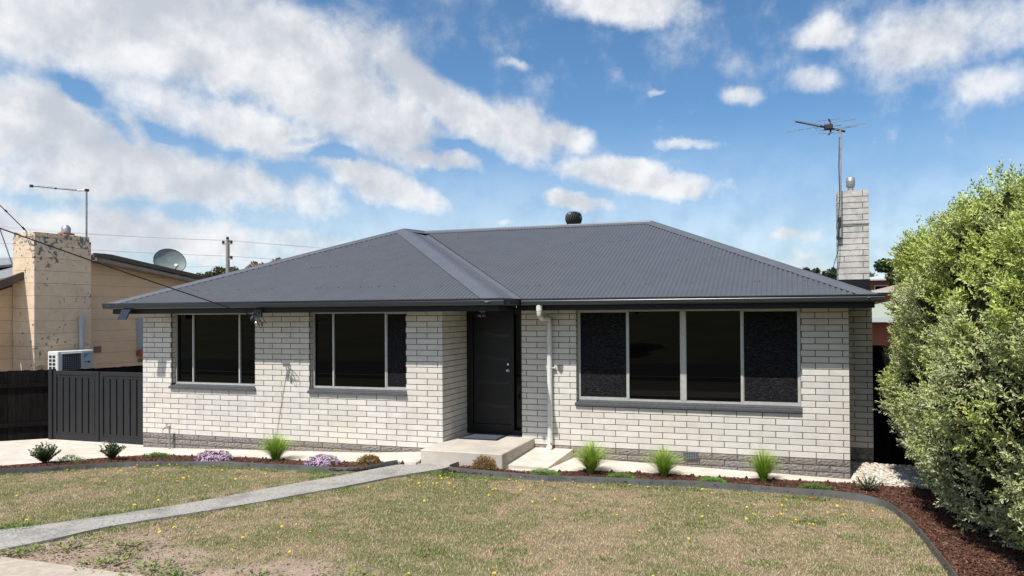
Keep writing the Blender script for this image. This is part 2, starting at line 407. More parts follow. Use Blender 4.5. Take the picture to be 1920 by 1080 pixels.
# ------------------------------------------------------------------ mesh helpers
class MB:
    def __init__(self):
        self.v = []; self.f = []; self.sm = []

    def add(self, vs, fs, smooth=False):
        b = len(self.v)
        self.v += [tuple(x) for x in vs]
        self.f += [tuple(i+b for i in f) for f in fs]
        self.sm += [smooth]*len(fs)
        return self

    def box(self, a, b, M4=None):
        x0, y0, z0 = a; x1, y1, z1 = b
        vs = [Vector(p) for p in ((x0,y0,z0),(x1,y0,z0),(x1,y1,z0),(x0,y1,z0),(x0,y0,z1),(x1,y0,z1),(x1,y1,z1),(x0,y1,z1))]
        if M4: vs = [M4 @ p for p in vs]
        return self.add(vs, [(0,3,2,1),(4,5,6,7),(0,1,5,4),(1,2,6,5),(2,3,7,6),(3,0,4,7)])

    def cbox(self, a, b, c=0.004, M4=None):
        """box with chamfered edges"""
        x0, y0, z0 = a; x1, y1, z1 = b
        bm = bmesh.new()
        vs = [bm.verts.new(p) for p in ((x0,y0,z0),(x1,y0,z0),(x1,y1,z0),(x0,y1,z0),(x0,y0,z1),(x1,y0,z1),(x1,y1,z1),(x0,y1,z1))]
        for q in ((0,3,2,1),(4,5,6,7),(0,1,5,4),(1,2,6,5),(2,3,7,6),(3,0,4,7)): bm.faces.new([vs[i] for i in q])
        bmesh.ops.bevel(bm, geom=list(bm.edges), offset=c, segments=1, affect='EDGES')
        bm.verts.index_update()
        V = [v.co.copy() for v in bm.verts]
        if M4: V = [M4 @ p for p in V]
        self.add(V, [tuple(v.index for v in f.verts) for f in bm.faces])
        bm.free()
        return self

    def tube(self, pts, r, n=8, caps=True, smooth=True):
        pts = [Vector(p) for p in pts]
        rs = r if isinstance(r, (list, tuple)) else [r]*len(pts)
        rings = []
        up = Vector((0, 0, 1))
        for i, p in enumerate(pts):
            t = (pts[min(i+1, len(pts)-1)]-pts[max(i-1, 0)]).normalized()
            a = up if abs(t.z) < 0.9 else Vector((1, 0, 0))
            s = t.cross(a).normalized(); u = s.cross(t).normalized()
            rings.append([p+s*math.cos(2*PI*k/n)*rs[i]+u*math.sin(2*PI*k/n)*rs[i] for k in range(n)])
        vs = [q for R_ in rings for q in R_]
        fs = []
        for i in range(len(pts)-1):
            for k in range(n):
                fs.append((i*n+k, i*n+(k+1) % n, (i+1)*n+(k+1) % n, (i+1)*n+k))
        self.add(vs, fs, smooth)
        if caps:
            self.add(rings[0], [tuple(range(n))[::-1]]); self.add(rings[-1], [tuple(range(n))])
        return self

    def lathe(self, prof, c=(0, 0, 0), n=20, smooth=True):
        vs = []
        for r, z in prof:
            vs += [(c[0]+r*math.cos(2*PI*k/n), c[1]+r*math.sin(2*PI*k/n), c[2]+z) for k in range(n)]
        fs = [(i*n+k, i*n+(k+1) % n, (i+1)*n+(k+1) % n, (i+1)*n+k) for i in range(len(prof)-1) for k in range(n)]
        self.add(vs, fs, smooth)
        self.add(vs[:n], [tuple(range(n))[::-1]]); self.add(vs[-n:], [tuple(range(n))])
        return self

    def prism(self, poly, a, b, axis=2):
        """extrude a 2D polygon along an axis from a to b"""
        def P3(p, h):
            return (p[0], p[1], h) if axis == 2 else ((h, p[0], p[1]) if axis == 0 else (p[0], h, p[1]))
        n = len(poly)
        vs = [P3(p, a) for p in poly]+[P3(p, b) for p in poly]
        fs = [tuple(range(n))[::-1], tuple(range(n, 2*n))]+[(i, (i+1) % n, n+(i+1) % n, n+i) for i in range(n)]
        return self.add(vs, fs)

    def mesh(self, name):
        me = bpy.data.meshes.new(name)
        me.from_pydata(self.v, [], self.f)
        me.polygons.foreach_set('use_smooth', self.sm)
        bm = bmesh.new(); bm.from_mesh(me); bmesh.ops.recalc_face_normals(bm, faces=bm.faces); bm.to_mesh(me); bm.free()
        me.update()
        return me

    def obj(self, name, mat, parent=None):
        return link(name, self.mesh(name), mat, parent)


def link(name, me, mat, parent=None):
    if mat and len(me.materials) == 0: me.materials.append(mat)
    o = bpy.data.objects.new(name, me)
    COL.objects.link(o)
    if parent: o.parent = parent
    return o


def tag(o, label=None, cat=None, group=None, kind=None):
    if label: o['label'] = label
    if cat: o['category'] = cat
    if group: o['group'] = group
    if kind: o['kind'] = kind
    return o


def thing(name, label, cat, loc=(0, 0, 0), group=None):
    """an Empty at the thing's base; parts are modelled in world coordinates and re-based"""
    o = bpy.data.objects.new(name, None); COL.objects.link(o)
    o.empty_display_size = 0.2
    o.location = loc
    return tag(o, label, cat, group)


def part(name, mb, mat, parent, label=None):
    """mb is in world coordinates"""
    o = mb.obj(name, mat, parent) if isinstance(mb, MB) else link(name, mb, mat, parent)
    off = Vector((0, 0, 0)); q = parent
    while q: off += q.location; q = q.parent
    o.location = -off
    if label: o['label'] = label
    return o


def np_mesh(name, V, F, mat, cols=None, smooth=False, rnd=None):
    """V (n,3), F (m,k) numpy -> mesh, cols (n,3) per vertex"""
    me = bpy.data.meshes.new(name)
    k = F.shape[1]
    me.vertices.add(len(V)); me.loops.add(F.size); me.polygons.add(len(F))
    me.vertices.foreach_set('co', V.astype(np.float32).ravel())
    me.loops.foreach_set('vertex_index', F.astype(np.int32).ravel())
    me.polygons.foreach_set('loop_start', np.arange(0, F.size, k, dtype=np.int32))
    me.polygons.foreach_set('loop_total', np.full(len(F), k, dtype=np.int32))
    me.polygons.foreach_set('use_smooth', np.full(len(F), smooth))
    if cols is not None:
        a = me.attributes.new('Col', 'FLOAT_COLOR', 'POINT')
        c4 = np.ones((len(V), 4), np.float32); c4[:, :3] = cols
        a.data.foreach_set('color', c4.ravel())
    me.update(calc_edges=True)
    me.validate()
    if mat: me.materials.append(mat)
    return me


def vnoise(x, y, s, seed=0, octaves=4):
    """smooth value noise in numpy, 0..1"""
    x = np.asarray(x, float)*s; y = np.asarray(y, float)*s
    out = np.zeros(np.broadcast(x, y).shape); amp = 1.0; tot = 0
    for o in range(octaves):
        rs = np.random.RandomState(seed*17+o)
        T = rs.rand(256, 256)
        xi = np.floor(x).astype(int); yi = np.floor(y).astype(int)
        fx = x-xi; fy = y-yi
        fx = fx*fx*(3-2*fx); fy = fy*fy*(3-2*fy)
        a = T[xi % 256, yi % 256]; b = T[(xi+1) % 256, yi % 256]; c = T[xi % 256, (yi+1) % 256]; d = T[(xi+1) % 256, (yi+1) % 256]
        out += amp*((a*(1-fx)+b*fx)*(1-fy)+(c*(1-fx)+d*fx)*fy)
        tot += amp; amp *= 0.5; x = x*2.03+7.1; y = y*2.03+3.7
    return out/tot


# ------------------------------------------------------------------ ground heights
def Lz(x, y):
    zf = np.interp(x, [-16, -12, -7, -6, -5, -3.5, 1.5, 5], [-.06, -.06, .10, .17, .16, .06, -.05, -.05])
    t = np.clip((10-np.asarray(y, float))/4.7, 0, 1)
    return zf+(.33-zf)*t


def in_poly(px, py, poly):
    px = np.asarray(px); py = np.asarray(py)
    inside = np.zeros(px.shape, bool)
    n = len(poly)
    for i in range(n):
        x0, y0 = poly[i]; x1, y1 = poly[(i+1) % n]
        if y0 == y1: continue
        c = ((y0 > py) != (y1 > py)) & (px < (x1-x0)*(py-y0)/(y1-y0)+x0)
        inside ^= c
    return inside


def sheet(name, poly, zf, mat, step=0.4, kind='structure', skirt=0.0, jitter=0, parent=None):
    """flat-ish sheet filling a polygon, z from zf(x, y); optional skirt going down"""
    pts = []
    n = len(poly)
    for i in range(n):
        a = Vector(poly[i]); b = Vector(poly[(i+1) % n])
        k = max(1, int((b-a).length/step))
        for j in range(k): pts.append(a.lerp(b, j/k))
    nb = len(pts)
    edges = [(i, (i+1) % nb) for i in range(nb)]
    xs = [p.x for p in pts]; ys = [p.y for p in pts]
    gx, gy = np.meshgrid(np.arange(min(xs)+step/2, max(xs), step), np.arange(min(ys)+step/2, max(ys), step))
    ins = in_poly(gx, gy, poly)
    pts += [Vector((a, b)) for a, b in zip(gx[ins], gy[ins])]
    res = geometry.delaunay_2d_cdt(pts, edges, [list(range(nb))], 1, 1e-4)
    V2 = res[0]; F = res[2]
    X = np.array([v.x for v in V2]); Y = np.array([v.y for v in V2])
    Z = zf(X, Y)
    V = list(zip(X, Y, Z))
    mb = MB(); mb.add(V, F, True)
    if skirt:
        top = [(p.x, p.y, float(zf(p.x, p.y))) for p in pts[:nb]]
        bot = [(p[0], p[1], p[2]-skirt) for p in top]
        mb.add(top+bot, [(i, (i+1) % nb, nb+(i+1) % nb, nb+i) for i in range(nb)])
    me = bpy.data.meshes.new(name)
    me.from_pydata(mb.v, [], mb.f)
    me.polygons.foreach_set('use_smooth', mb.sm)
    me.update()
    # make sure the top faces up
    if me.polygons[0].normal.z < 0: me.flip_normals()
    o = link(name, me, mat, parent)
    if kind: o['kind'] = kind
    return o


# ------------------------------------------------------------------ terrain
def terrain_z(X, Y):
    z = Lz(X, Y)-0.10
    z = np.where(Y > 13, z-np.clip(Y-13, 0, 200)*0.035, z)
    z = np.where(X < -17, z-0.05, z)
    z = np.where(Y > 200, -6.5, z)
    z = np.where(Y < 3.5, 0.30+np.clip(-9-Y, 0, 120)*0.05, z)
    # land falls away behind and rises gently to hills on the horizon at the left
    return z


def ring_axis(a, b, n, far):
    core = np.linspace(a, b, n)
    k = np.array([1.5, 4, 9, 18, 35, 70, 140, 300, 700, 1600, far])
    return np.concatenate([(a-k)[::-1], core, b+k])


gx = ring_axis(-18, 6, 49, 3500); gy = ring_axis(-12, 14, 53, 3500)
X, Y = np.meshgrid(gx, gy, indexing='ij')
Z = terrain_z(X, Y)
V = np.stack([X.ravel(), Y.ravel(), Z.ravel()], 1)
ny = len(gy)
I, J = np.meshgrid(np.arange(len(gx)-1), np.arange(ny-1), indexing='ij')
q = (I*ny+J).ravel()
F = np.stack([q, q+ny, q+ny+1, q+1], 1)
tag(link('ground', np_mesh('ground', V, F, M['terrain'], smooth=True), None), kind='structure')

# outlines taken on the ground (metres)
PATH_L = [(-8.25,4.62),(-7.959,5.16),(-7.756,5.378),(-7.454,5.941),(-7.105,6.625),(-6.757,7.668),(-6.301,8.669),(-5.935,9.521),(-5.68,9.90)]
PATH_R = [(-7.34,4.62),(-7.107,5.097),(-7.001,5.58),(-6.822,5.959),(-6.473,6.559),(-6.149,7.163),(-5.80,7.901),(-5.48,8.79),(-5.103,9.509),(-5.015,9.90)]
EDGE_L = [(-12.35,5.2),(-12.15,6.4),(-11.852,7.244),(-11.694,7.581),(-11.252,8.071),(-10.82,8.625),(-10.062,8.961),(-9.115,9.128),(-8.029,9.113),(-7.194,9.089),(-6.60,8.97),(-6.22,9.02),(-5.93,9.60)]
EDGE_R = [(-4.96,9.80),(-5.00,9.33),(-4.55,9.40),(-3.632,9.616),(-2.85,9.791),(-1.472,10.12),(-0.555,10.22),(0.185,10.23),(0.82,10.235),(1.14,10.18),(1.27,10.02),(1.335,9.75),(1.345,9.35),(1.40,8.974),(1.415,8.137),(1.405,7.347),(1.396,6.545),(1.39,5.2)]
BACK_R = [(-4.86,9.90),(-4.485,9.80),(-3.945,9.90),(-3.758,9.99),(-3.023,10.389),(-2.2,10.556),(-1.377,10.633),(-0.581,10.76),(0.2,10.90),(0.968,10.98),(1.718,11.02),(2.3,11.02)]
BACK_L = [(-12.9,5.2),(-12.7,6.6),(-12.269,7.954),(-12.022,8.535),(-11.765,8.891),(-11.55,9.45),(-11.086,9.80),(-9.842,9.857),(-8.574,9.732),(-7.822,9.66),(-6.925,9.62),(-6.245,9.60),(-5.82,9.62)]


def lawn_color(x, y):
    """own colour of the turf: straw, green, bare dirt near the street"""
    n1 = vnoise(x, y, 0.9, 3, 4); n2 = vnoise(x, y, 3.6, 5, 4); n3 = vnoise(x, y, 14.0, 9, 2)
    n4 = vnoise(x, y, 8.0, 13, 3)
    gfac = np.clip((0.42*n1+0.33*n2+.25*n4-0.475)*8.5+0.42+(n3-0.5)*1.2, 0, 1)
    # greener strip along the bed edging and path
    edge = np.clip((y-(9.0+0.10*np.clip(x+12, 0, 14)))/0.5, 0, 1)*0.35
    gfac = np.clip(gfac*0.72+edge, 0, 1)
    straw = np.array([0.46, 0.35, 0.215]); straw2 = np.array([0.36, 0.285, 0.185]); green = np.array([0.17, 0.20, 0.075]); dirt = np.array([0.30, 0.225, 0.175])
    s = np.clip(n3*1.6-0.3, 0, 1)[..., None]
    c = straw*(1-s)+straw2*s
    c = c*(1-gfac[..., None])+green*gfac[..., None]
    ds = dirtiness(x, y)[..., None]
    return c*(1-ds)+dirt*ds, gfac, ds[..., 0]


def dirtiness(x, y):
    n = vnoise(x, y, 1.6, 21, 4)
    d = np.clip((5.78-y)/0.7+(n-0.5)*2.6, 0, 1)
    d = d*np.clip((-0.8-x)/1.5, 0, 1)
    # worn strip along the near side of the path
    px = np.interp(y, [p[1] for p in PATH_R], [p[0] for p in PATH_R])
    k = np.clip(1-(x-px)/0.22, 0, 1)*(x > px)*np.clip((n-0.38)*5, 0, 1)
    return np.maximum(d, k*0.8)


# lawns
LAWN_R = PATH_R[::1]+[(-5.0,9.33)]+EDGE_R[2:]+[(1.39,4.62)]
LAWN_R = [p for p in PATH_R if p[1] < 9.3]+EDGE_R[1:]+[(1.39,4.62)]
LAWN_L = [(-12.35,4.62)]+EDGE_L[:-1]+[p for p in PATH_L[::-1] if p[1] < 8.9]


def lawn_sheet(name, poly):
    o = sheet(name, poly, lambda x, y: Lz(x, y)+0.012*(vnoise(x, y, 2.2, 2, 3)-0.5), M['lawnbase'], 0.075)
    me = o.data
    n = len(me.vertices); co = np.empty(n*3, np.float32); me.vertices.foreach_get('co', co); co = co.reshape(-1, 3)
    c, g_, d_ = lawn_color(co[:, 0], co[:, 1])
    c = c*((0.55+0.45*d_)*(.72+.56*vnoise(co[:, 0], co[:, 1], 9.0, 55, 3)))[:, None]  # mottled thatch, darkened where blades grow to stand in for their shadows
    a = me.attributes.new('Col', 'FLOAT_COLOR', 'POINT'); c4 = np.ones((n, 4), np.float32); c4[:, :3] = c
    a.data.foreach_set('color', c4.ravel())
    return o


lawn_sheet('lawn', LAWN_R)
lawn_sheet('lawn_beyond_path', LAWN_L)
# path: raised a little, with sides
sheet('garden_path', PATH_L+PATH_R[::-1], lambda x, y: Lz(x, y)+0.030+0.004*(vnoise(x, y, 3, 31)-0.5), M['pathm'], 0.2, skirt=0.12)
# street footpath, road and verge behind the camera
sheet('footpath', [(-30,3.2),(12,3.2),(12,4.60),(-5.75,4.60),(-6.2,4.60),(-30,4.60)], lambda x, y: 0.355+0*x, M['footpath'], 1.0, skirt=0.12)
sheet('road', [(-60,-7.5),(60,-7.5),(60,-0.3),(-60,-0.3)], lambda x, y: 0.318+0*x, M['asphalt'], 4.0)
sheet('kerb', [(-60,-0.3),(60,-0.3),(60,-0.12),(-60,-0.12)], lambda x, y: 0.42+0*x, M['footpath'], 4.0, skirt=0.2)
# driveway and paving
DRV = [(-18.5,4.0)]+[(-12.95,4.0)]+BACK_L[:6]+[(-11.55,9.45),(-11.6,10.47),(-12.17,10.47),(-12.17,15.0),(-18.5,15.0)]
sheet('driveway', DRV, lambda x, y: Lz(x, y)+0.070, M['paving'], 0.5, skirt=0.1)
sheet('paving', [(-11.6,10.47),(-11.55,9.45)]+BACK_L[6:]+[(-5.64,9.66),(-5.64,10.47)], lambda x, y: Lz(x, y)+0.067, M['paving'], 0.3, skirt=0.06)
sheet('paving', [(-4.86,9.905)]+BACK_R[1:]+[(2.3,11.26),(-4.3,11.26),(-4.3,9.95)], lambda x, y: Lz(x, y)+0.062, M['paving'], 0.3, skirt=0.06)

sheet('bounce_paving', [(-17.0,10.9),(-14.97,10.9),(-14.97,22),(-17.0,22)], lambda x, y: Lz(x, y)+0.02, M['paving'], 1.0)  # hidden pale ground added to bounce light onto the neighbour's wall
# concrete ramps beside the doorstep
mb = MB()
mb.add([(-5.64,9.78,.262),(-5.64,10.462,.262),(-6.20,10.462,.222),(-6.62,10.462,.135),(-6.42,9.66,.20),(-5.64,9.78,0),(-5.64,10.462,0),(-6.20,10.462,0),(-6.62,10.462,0),(-6.42,9.66,0)],
       [(0,4,3,2,1),(0,1,6,5),(4,0,5,9),(3,4,9,8),(2,3,8,7),(1,2,7,6)])
tag(mb.obj('paving_ramp', M['paving']), kind='structure')
mb = MB()
mb.add([(-4.215,11.208,.262),(-3.50,11.208,.262),(-3.62,10.20,.150),(-4.28,9.90,.235),(-4.215,11.208,0),(-3.50,11.208,0),(-3.62,10.20,0),(-4.28,9.90,0)],
       [(0,3,2,1),(1,2,6,5),(2,3,7,6),(3,0,4,7),(0,1,5,4)])
tag(mb.obj('paving_ramp', M['paving']), kind='structure')
# doorstep slab
st = MB().cbox((-5.64, 9.80, 0.12), (-4.213, 11.40, 0.42), 0.012)
tag(st.obj('doorstep', M['concrete']), kind='structure')

# ------------------------------------------------------------------ edging strips
def strip(name, pts, ztop, zbot, mat, th=0.006, parent=None):
    P2 = []
    for i in range(len(pts)-1):
        a = Vector(pts[i]); b = Vector(pts[i+1]); k = max(1, int((b-a).length/0.12))
        for j in range(k): P2.append(a.lerp(b, j/k))
    P2.append(Vector(pts[-1]))
    # soften
    for _ in range(3):
        P2 = [P2[0]]+[(P2[i-1]+P2[i]*2+P2[i+1])/4 for i in range(1, len(P2)-1)]+[P2[-1]]
    n = len(P2); vs = []; fs = []
    for i, p in enumerate(P2):
        t = (P2[min(i+1, n-1)]-P2[max(i-1, 0)]).normalized(); s = Vector((-t.y, t.x))*th
        w = 0.012*math.sin(i*0.37)*math.sin(i*0.11)
        zt = float(Lz(p.x, p.y))+ztop+w*0.6; zb = float(Lz(p.x, p.y))+zbot
        vs += [(p.x, p.y, zb), (p.x, p.y, zt), (p.x+s.x, p.y+s.y, zt), (p.x+s.x, p.y+s.y, zb)]
    for i in range(n-1):
        for k in range(4):
            fs.append((4*i+k, 4*i+(k+1) % 4, 4*i+4+(k+1) % 4, 4*i+4+k))
    fs += [(0,1,2,3), tuple(4*(n-1)+k for k in (3,2,1,0))]
    return MB().add(vs, fs)


e = thing('garden_edging', 'grey edging strip right of the path, curving down beside the hedge', 'garden edging', (-1.5, 10.1, 0), 'garden edging strips')
part('edging_strip', strip('s', EDGE_R, 0.10, -0.10, M['edge']), M['edge'], e)
e = thing('garden_edging', 'long grey edging strip along the bed left of the concrete path', 'garden edging', (-9, 9.1, 0), 'garden edging strips')
part('edging_strip', strip('s', EDGE_L, 0.09, -0.10, M['edge']), M['edge'], e)
for (nm, poly) in (('R', BACK_R), ('L', BACK_L)):
    pl = [Vector(p) for p in poly]
    acc = 0.0
    e = thing('bed_border', 'row of small dark pegs behind the bark bed '+('below the big window' if nm == 'R' else 'below the two small windows'), 'garden border', (poly[5][0], poly[5][1], 0), 'bed borders against the pavers')
    for i in range(3 if nm == 'R' else 5, len(pl)-2 if nm == 'R' else len(pl)-1):
        a, b = pl[i], pl[i+1]; d = (b-a); n_ = d.normalized()
        s = 0.0
        while s < d.length:
            p = a+n_*s
            z = float(Lz(p.x, p.y))+0.06
            mbp = MB().prism([(p.x-0.04, z-0.02), (p.x+0.035, z-0.02), (p.x+0.008, z+0.035), (p.x-0.004, z+0.035)], p.y-0.02, p.y-0.012, 1)
            part('edging_peg', mbp, M['pegs'], e)
            s += 0.40
# ------------------------------------------------------------------ mulch
MULCH_R = EDGE_R[1:]+[(1.39,4.7),(2.6,4.7),(3.2,11.02)]+BACK_R[::-1]
MULCH_L = EDGE_L+BACK_L[::-1]


def mulch_z(x, y):
    return Lz(x, y)+0.052+0.030*(vnoise(x, y, 3.5, 41, 3)-0.4)


def mulch(name, poly, count, label):
    o = sheet('garden_bed', poly, lambda x, y: mulch_z(x, y)-0.012, M['soil'], 0.15)
    xs = np.array([p[0] for p in poly]); ys = np.array([p[1] for p in poly])
    n = count*4
    x = RNG.uniform(xs.min(), min(xs.max(), 2.4), n); y = RNG.uniform(ys.min(), ys.max(), n)
    k = in_poly(x, y, poly); x = x[k]; y = y[k]
    dens = np.where(y < 7.2, 0.9, 1.0)
    k = RNG.random(len(x)) < dens; x = x[k][:count]; y = y[k][:count]
    n = len(x)
    L_ = RNG.uniform(0.010, 0.034, n); Wd = RNG.uniform(0.004, 0.010, n); th = RNG.uniform(0.002, 0.005, n)
    yaw = RNG.uniform(0, 2*PI, n); pit = RNG.normal(0, 0.35, n)
    t = np.stack([np.cos(yaw)*np.cos(pit), np.sin(yaw)*np.cos(pit), np.sin(pit)], 1)
    s = np.stack([-np.sin(yaw), np.cos(yaw), RNG.normal(0, 0.4, n)], 1); s /= np.linalg.norm(s, axis=1)[:, None]
    u = np.cross(t, s)
    c = np.stack([x, y, mulch_z(x, y)+RNG.uniform(-0.004, 0.012, n)], 1)
    corners = [(-1, -.5, 0), (-.8, .9, 0), (1, .4, 0), (.75, -1, 0), (0.1, 0, 1.6)]
    V = np.concatenate([(c+t*(a*L_)[:, None]+s*(b*Wd)[:, None]+u*(d*th)[:, None])[:, None, :] for a, b, d in corners], 1).reshape(-1, 3)
    base = np.arange(n)[:, None]*5
    F = np.concatenate([base+np.array(f) for f in ((0,1,4),(1,2,4),(2,3,4),(3,0,4))], 0)
    pal = np.array([[.105,.047,.032],[.075,.034,.025],[.15,.072,.048],[.05,.025,.020],[.21,.125,.085],[.12,.055,.040]])
    col = pal[RNG.choice(6, n, p=[.28,.24,.18,.14,.05,.11])]*RNG.uniform(.75,1.25,(n,1))
    me = np_mesh(name, V, F, M['chips'], np.repeat(col, 5, 0))
    o2 = link(name, me, None); tag(o2, label, 'mulch', kind='stuff')


mulch('bark_mulch', MULCH_R, 26000, 'red brown bark mulch in the bed below the big window and beside the hedge')
mulch('bark_mulch', MULCH_L, 16000, 'red brown bark mulch in the bed left of the concrete path')

# ------------------------------------------------------------------ white pebbles
PEB = [(0.95,11.02),(2.6,11.02),(2.6,12.15),(0.95,12.15)]
sheet('pebble_bed', PEB, lambda x, y: Lz(x, y)+0.055+np.clip(y-11.2, 0, 1)*0.07, M['paving'], 0.3)
n = 3600
x = RNG.uniform(0.96, 2.4, n); y = RNG.uniform(11.05, 12.13, n)
z = Lz(x, y)+0.065+np.clip(y-11.2, 0, 1)*0.07+RNG.uniform(-0.005, 0.02, n)
ico = bmesh.new(); bmesh.ops.create_icosphere(ico, subdivisions=1, radius=1)
iv = np.array([v.co[:] for v in ico.verts]); ifc = np.array([[v.index for v in f.verts] for f in ico.faces]); ico.free()
sx = RNG.uniform(0.012, 0.03, n); sy = sx*RNG.uniform(.6, .9, n); sz = sx*RNG.uniform(.4, .7, n); yaw = RNG.uniform(0, 2*PI, n)
lv = iv[None]*np.stack([sx, sy, sz], 1)[:, None, :]*RNG.uniform(.82, 1.15, (n, len(iv), 1))
cx = np.cos(yaw)[:, None]; sy_ = np.sin(yaw)[:, None]
V = np.stack([lv[..., 0]*cx-lv[..., 1]*sy_+x[:, None], lv[..., 0]*sy_+lv[..., 1]*cx+y[:, None], lv[..., 2]+z[:, None]], 2).reshape(-1, 3)
F = (np.arange(n)[:, None, None]*len(iv)+ifc[None]).reshape(-1, 3)
col = np.array([.66,.62,.55])*RNG.uniform(.55, 1.1, (n, 1))*np.where(RNG.random((n, 1)) < .12, [[1, .72, .5]], [[1, 1, 1]])
tag(link('pebbles', np_mesh('pebbles', V, F, M['stone'], np.repeat(col, len(iv), 0)), None), 'white and cream pebbles between the house corner and the hedge', 'pebbles', kind='stuff')
n = 130
x = RNG.uniform(-11.8, -11.2, n)

# ------------------------------------------------------------------ THE HOUSE
D1 = 10.466; D2 = 11.214; ZW = .297; CH = .099
XL = -12.182; XC = -5.592; XR0 = -4.440; XR = 0.939
house = thing('brick_house', 'white brick bungalow with a dark grey corrugated hip roof and charcoal trim', 'house', (-5.6, 13, 0))
HO = Vector(house.location)

# brick meshes, local: centred on x, face at y = 0 looking to -y, body goes to +y
_bm = {}
def brick_mesh(L_, H, rock=False, var=0):
    key = (round(L_, 3), round(H, 3), rock, var)
    if key in _bm: return _bm[key]
    if not rock:
        mb = MB(); c = 0.003; h = H/2; l = L_/2; d = 0.03
        vs = [(-l+c,0,-h+c),(l-c,0,-h+c),(l-c,0,h-c),(-l+c,0,h-c),(-l,c,-h),(l,c,-h),(l,c,h),(-l,c,h),(-l,d,-h),(l,d,-h),(l,d,h),(-l,d,h)]
        fs = [(0,1,2,3),(0,4,5,1),(1,5,6,2),(2,6,7,3),(3,7,4,0),(4,8,9,5),(5,9,10,6),(6,10,11,7),(7,11,8,4)]
        mb.add(vs, fs)
    else:
        rr = random.Random(var*31+int(L_*1000)); mb = MB()
        nx = max(3, int(L_/0.035)); nz_ = 4; vs = []; fs = []
        for j in range(nz_+1):
            for i in range(nx+1):
                ex = min(i, nx-i)/nx*2; ez = min(j, nz_-j)/nz_*2
                bulge = 0 if (i in (0, nx) or j in (0, nz_)) else 0.005+rr.uniform(-0.005, 0.010)
                vs.append((-L_/2+L_*i/nx, -bulge, -H/2+H*j/nz_))
        for j in range(nz_):
            for i in range(nx):
                a = j*(nx+1)+i; fs.append((a, a+1, a+nx+2, a+nx+1))
        b0 = len(vs)
        for (xx, zz_) in ((-L_/2,-H/2),(L_/2,-H/2),(L_/2,H/2),(-L_/2,H/2)): vs.append((xx, 0.03, zz_))
        cs = [0, nx, (nz_+1)*(nx+1)-1, nz_*(nx+1)]
        for k in range(4): fs.append((cs[k], b0+k, b0+(k+1) % 4, cs[(k+1) % 4]))
        mb.add(vs, fs)
    me = mb.mesh('base_block' if rock else 'brick'); me.materials.append(M['block'] if rock else M['brick'])
    _bm[key] = me
    return me


def course_intervals(u0, u1, phase, L_=0.4, gap=0.0115):
    """brick intervals between u0 and u1 for a running bond with joints at phase + k*L"""
    k = math.floor((u0-phase)/L_); out = []
    while phase+k*L_ < u1:
        a = max(u0, phase+k*L_+gap/2) if phase+k*L_ > u0 else u0
        b = min(u1, phase+(k+1)*L_-gap/2) if phase+(k+1)*L_ < u1 else u1
        if b-a > 0.02: out.append((a, b))
        k += 1
    return out


def lay_bricks(u0, u1, r0, r1, phase, openings, z0=ZW, ztop=2.66):
    out = []
    for r in range(r0, r1):
        za = z0+r*CH+0.0055; zb = z0+(r+1)*CH-0.0055
        zb = min(zb, ztop)
        if zb-za < 0.02: continue
        segs = [(u0, u1)]
        for (a, b, c, d) in openings:
            if za < d-0.02 and zb > c+0.02:
                ns = []
                for (p, q) in segs:
                    if b <= p or a >= q: ns.append((p, q)); continue
                    if a > p: ns.append((p, a))
                    if b < q: ns.append((b, q))
                segs = ns
        full = course_intervals(u0, u1, phase+(0.2 if r % 2 else 0))
        for (p, q) in full:
            for (s, t) in segs:
                a, b = max(p, s), min(q, t)
                if b-a > 0.02: out.append((round(a, 3), round(b, 3), za, zb))
    return out


def set_bricks(lst, origin, ang, parent, rock=False, limit=10**6, mat=None, stuffname='brickwork', label=None):
    """lst of (u0,u1,z0,z1); placed on a wall whose face passes through origin, u along the angle"""
    du = Vector((math.cos(ang), math.sin(ang), 0))
    off = parent.location.copy(); q = parent.parent
    while q: off += q.location; q = q.parent
    rest_v = []; rest_f = []; rnd = []
    nm = 'base_block' if rock else 'brick'
    for i, (a, b, c, d) in enumerate(lst):
        me = brick_mesh(b-a, d-c, rock, random.randrange(4) if rock else 0)
        R_ = Matrix.Rotation(ang, 3, 'Z')
        out_n = R_ @ Vector((0, -1, 0))
        pos_ = Vector(origin)+du*((a+b)/2)+Vector((0, 0, (c+d)/2))+out_n*random.uniform(-0.0012, 0.0018)
        if i < limit:
            o = bpy.data.objects.new(nm, me); COL.objects.link(o); o.parent = parent
            if mat: o.data = mesh_with(me, mat)
            o.location = pos_-off; o.rotation_euler = (random.gauss(0, 0.003), random.gauss(0, 0.002), ang)
        else:
            base = len(rest_v)
            for v in me.vertices: rest_v.append((R_ @ v.co)+pos_-off)
            for f in me.polygons: rest_f.append(tuple(k+base for k in f.vertices))
            rnd += [random.random()]*len(me.vertices)
    if rest_v:
        me = bpy.data.meshes.new(stuffname); me.from_pydata(rest_v, [], rest_f)
        at = me.attributes.new('rnd', 'FLOAT', 'POINT'); at.data.foreach_set('value', rnd)
        me.materials.append(mat or (M['block'] if rock else M['brick']))
        o = bpy.data.objects.new(stuffname, me); COL.objects.link(o); o.parent = parent; o['kind'] = 'stuff'
        if label: o['label'] = label


_mw = {}
def mesh_with(me, mat):
    k = (me.name, mat.name)
    if k not in _mw:
        m2 = me.copy(); m2.materials.clear(); m2.materials.append(mat); _mw[k] = m2
    return _mw[k]


OP1 = (-11.466, -9.479, 1.19, 3.0); OP2 = (-8.275, -6.293, 1.185, 3.0); OP3 = (-3.438, 0.238, 1.005, 3.0)


